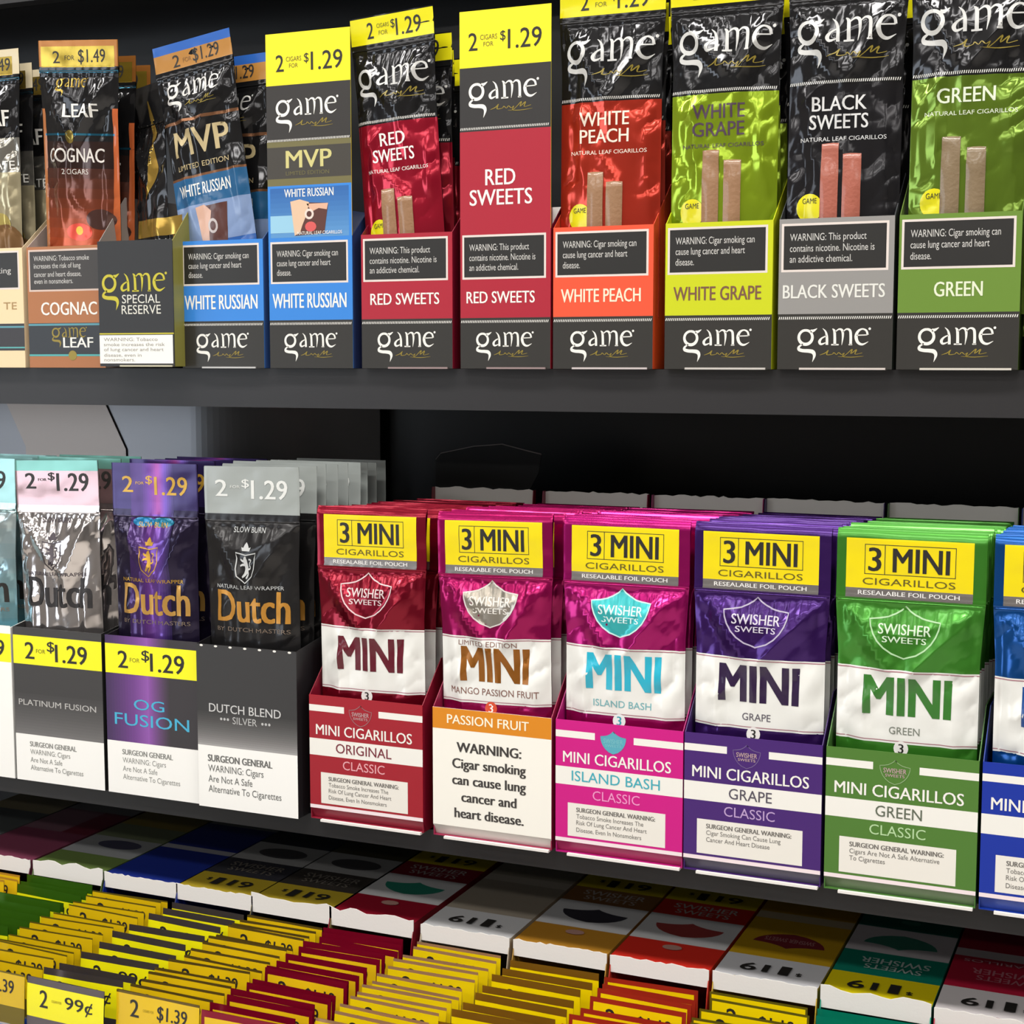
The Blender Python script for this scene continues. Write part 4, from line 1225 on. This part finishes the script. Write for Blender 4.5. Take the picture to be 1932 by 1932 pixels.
HH = 140.0
LOOK = {  # top strip colour, its height, head colour, price words, pouch words
    'grey': ((190, 150, 40), 1.0, (216, 176, 20), ('2', '$1.39'), 'yellow-headed pouch in the dim grey tray'),
    'maroon': ((214, 168, 60), 1.2, (226, 188, 24), ('2', '$1.39'), 'amber-headed pouch in front of the maroon lid'),
    'green': ((62, 110, 22), 6.0, (222, 220, 20), ('2', '$1.19'), 'green-topped foil pouch in the dull green tray'),
    'blue': ((120, 104, 30), 0.9, (212, 176, 14), ('2', '$1.39'), 'thin-edged yellow pouch in front of the navy lid'),
    'black': ((112, 104, 108), 4.0, (238, 230, 16), ('2', '99\u00a2'), 'black-topped yellow pouch in front of the black lid'),
    'olive': ((108, 88, 36), 1.4, (222, 184, 16), ('2', '$1.39'), 'brown-edged yellow pouch in front of the olive lid'),
    'crimson': ((142, 8, 44), 3.6, (226, 186, 22), ('2', '$1.19'), 'crimson-topped pouch in front of the crimson lid'),
    'cream': ((190, 150, 112), 1.6, (228, 200, 10), ('2', '$1.29'), 'tan-edged yellow pouch in front of the tan lid'),
    'gold': ((150, 108, 30), 4.2, (246, 218, 4), ('2', '$1.29'), 'gold-topped pouch in front of the gold lid'),
    'orange': ((190, 56, 36), 2.6, (238, 204, 8), ('2', '$1.19'), 'orange-edged yellow pouch in front of the red lid'),
    'yellow': ((122, 112, 30), 1.2, (240, 210, 4), ('2', '$1.19'), 'olive-edged yellow pouch in front of the ochre lid'),
    'teal': ((10, 148, 122), 7.0, (206, 220, 20), ('2', '$1.19'), 'teal foil pouch in front of the teal lid'),
    'pink': ((176, 20, 56), 5.0, (236, 210, 20), ('2', '$1.19'), 'crimson-edged pouch beside the teal pouches'),
}
NROW = {'grey': 5, 'maroon': 6, 'green': 13, 'blue': 15, 'black': 10, 'olive': 15, 'crimson': 15, 'cream': 14, 'gold': 9, 'orange': 7, 'yellow': 6, 'teal': 5, 'pink': 4}
PITCHES = {'black': 0.0158, 'gold': 0.0142, 'orange': 0.0132, 'yellow': 0.0118, 'teal': 0.0135, 'cream': 0.0102}
for i, (kind, x0) in enumerate(TK):
    if i == len(TK) - 1:
        continue
    top, th, headc, words, desc = LOOK[kind]
    W = 56.0
    sh = Shape(W, HH, HH - 26, 3.4, 200 + i, 0.5, 0.2, (), 0, 0.4)
    xc = x0 + 0.030
    rnd = random.Random(300 + i)
    nr = NROW[kind]
    yb = Ynear - 0.0165
    r0 = None
    tm = F(top, .25, .8) if kind == 'black' else F(top, .28, .5)
    PITCH = PITCHES.get(kind, 0.0098)
    for k in range(nr):
        # k = 0 is the pouch under the lid edge; the row comes forward
        y = yb - k * PITCH
        fr = k == nr - 1 and kind in ('black', 'olive', 'crimson')
        zt = -0.3552 + rnd.uniform(-0.0018, 0.0012) - (0.0005 if k else 0) + (0.001 if fr else 0)
        loc = (xc + rnd.uniform(-0.0008, 0.0008), y, zt - HH / 1000)
        rot = (RAD(rnd.uniform(-6, -2.5) if k else -2.5) if not fr else RAD(-4), RAD(rnd.uniform(-0.6, 0.6)), RAD(rnd.uniform(-2.0, 2.0)))
        nm = nr - 1 - k
        lab = desc + ', ' + (ORD[k] + ' out from the lid' if k else 'tucked right under the lid flap')
        if r0 is None:
            r0 = thing('foil_pouch', lab, 'pouch', loc, rot, TPG)
            hd = Art()
            bs = 0.0 if kind not in ('orange', 'yellow', 'crimson') else (2.2 if kind != 'yellow' else 1.2)
            hd.rect(bs, HH - th - 19, W - bs, HH - th, G(headc), 1)
            ty = HH - th - 12.6
            hd.text('2', W * .17, ty, W * .28, ty + 10, INKK, 0.02, 3); hd.text('CIGARS FOR', W * .33, ty + 4, W * .46, ty + 5.5, P((150, 130, 20)), 0, 3)
            hd.text(words[1], W * .5, ty, W * .86, ty + 9, INKK, 0.02, 3)
            pouch_part('price_header', hd, sh, HH - 24, HH, tm, r0, 3.5)
            bd = Art(); bd.rect(4, 70, W - 4, HH - 30, F((190, 188, 190), .25, .7), 1)
            if kind == 'blue':
                bd.rect(2, 70, W - 2, HH - 31, P((24, 70, 170)), 2); bd.text('EL', W * .2, HH - 44, W * .8, HH - 33, WHITE, 0.02, 3)
            pouch_part('pouch_body', bd, sh, 0, HH - 24, tm, r0, 4.5)
        else:
            dup(r0, loc, rot, lab, TPG)
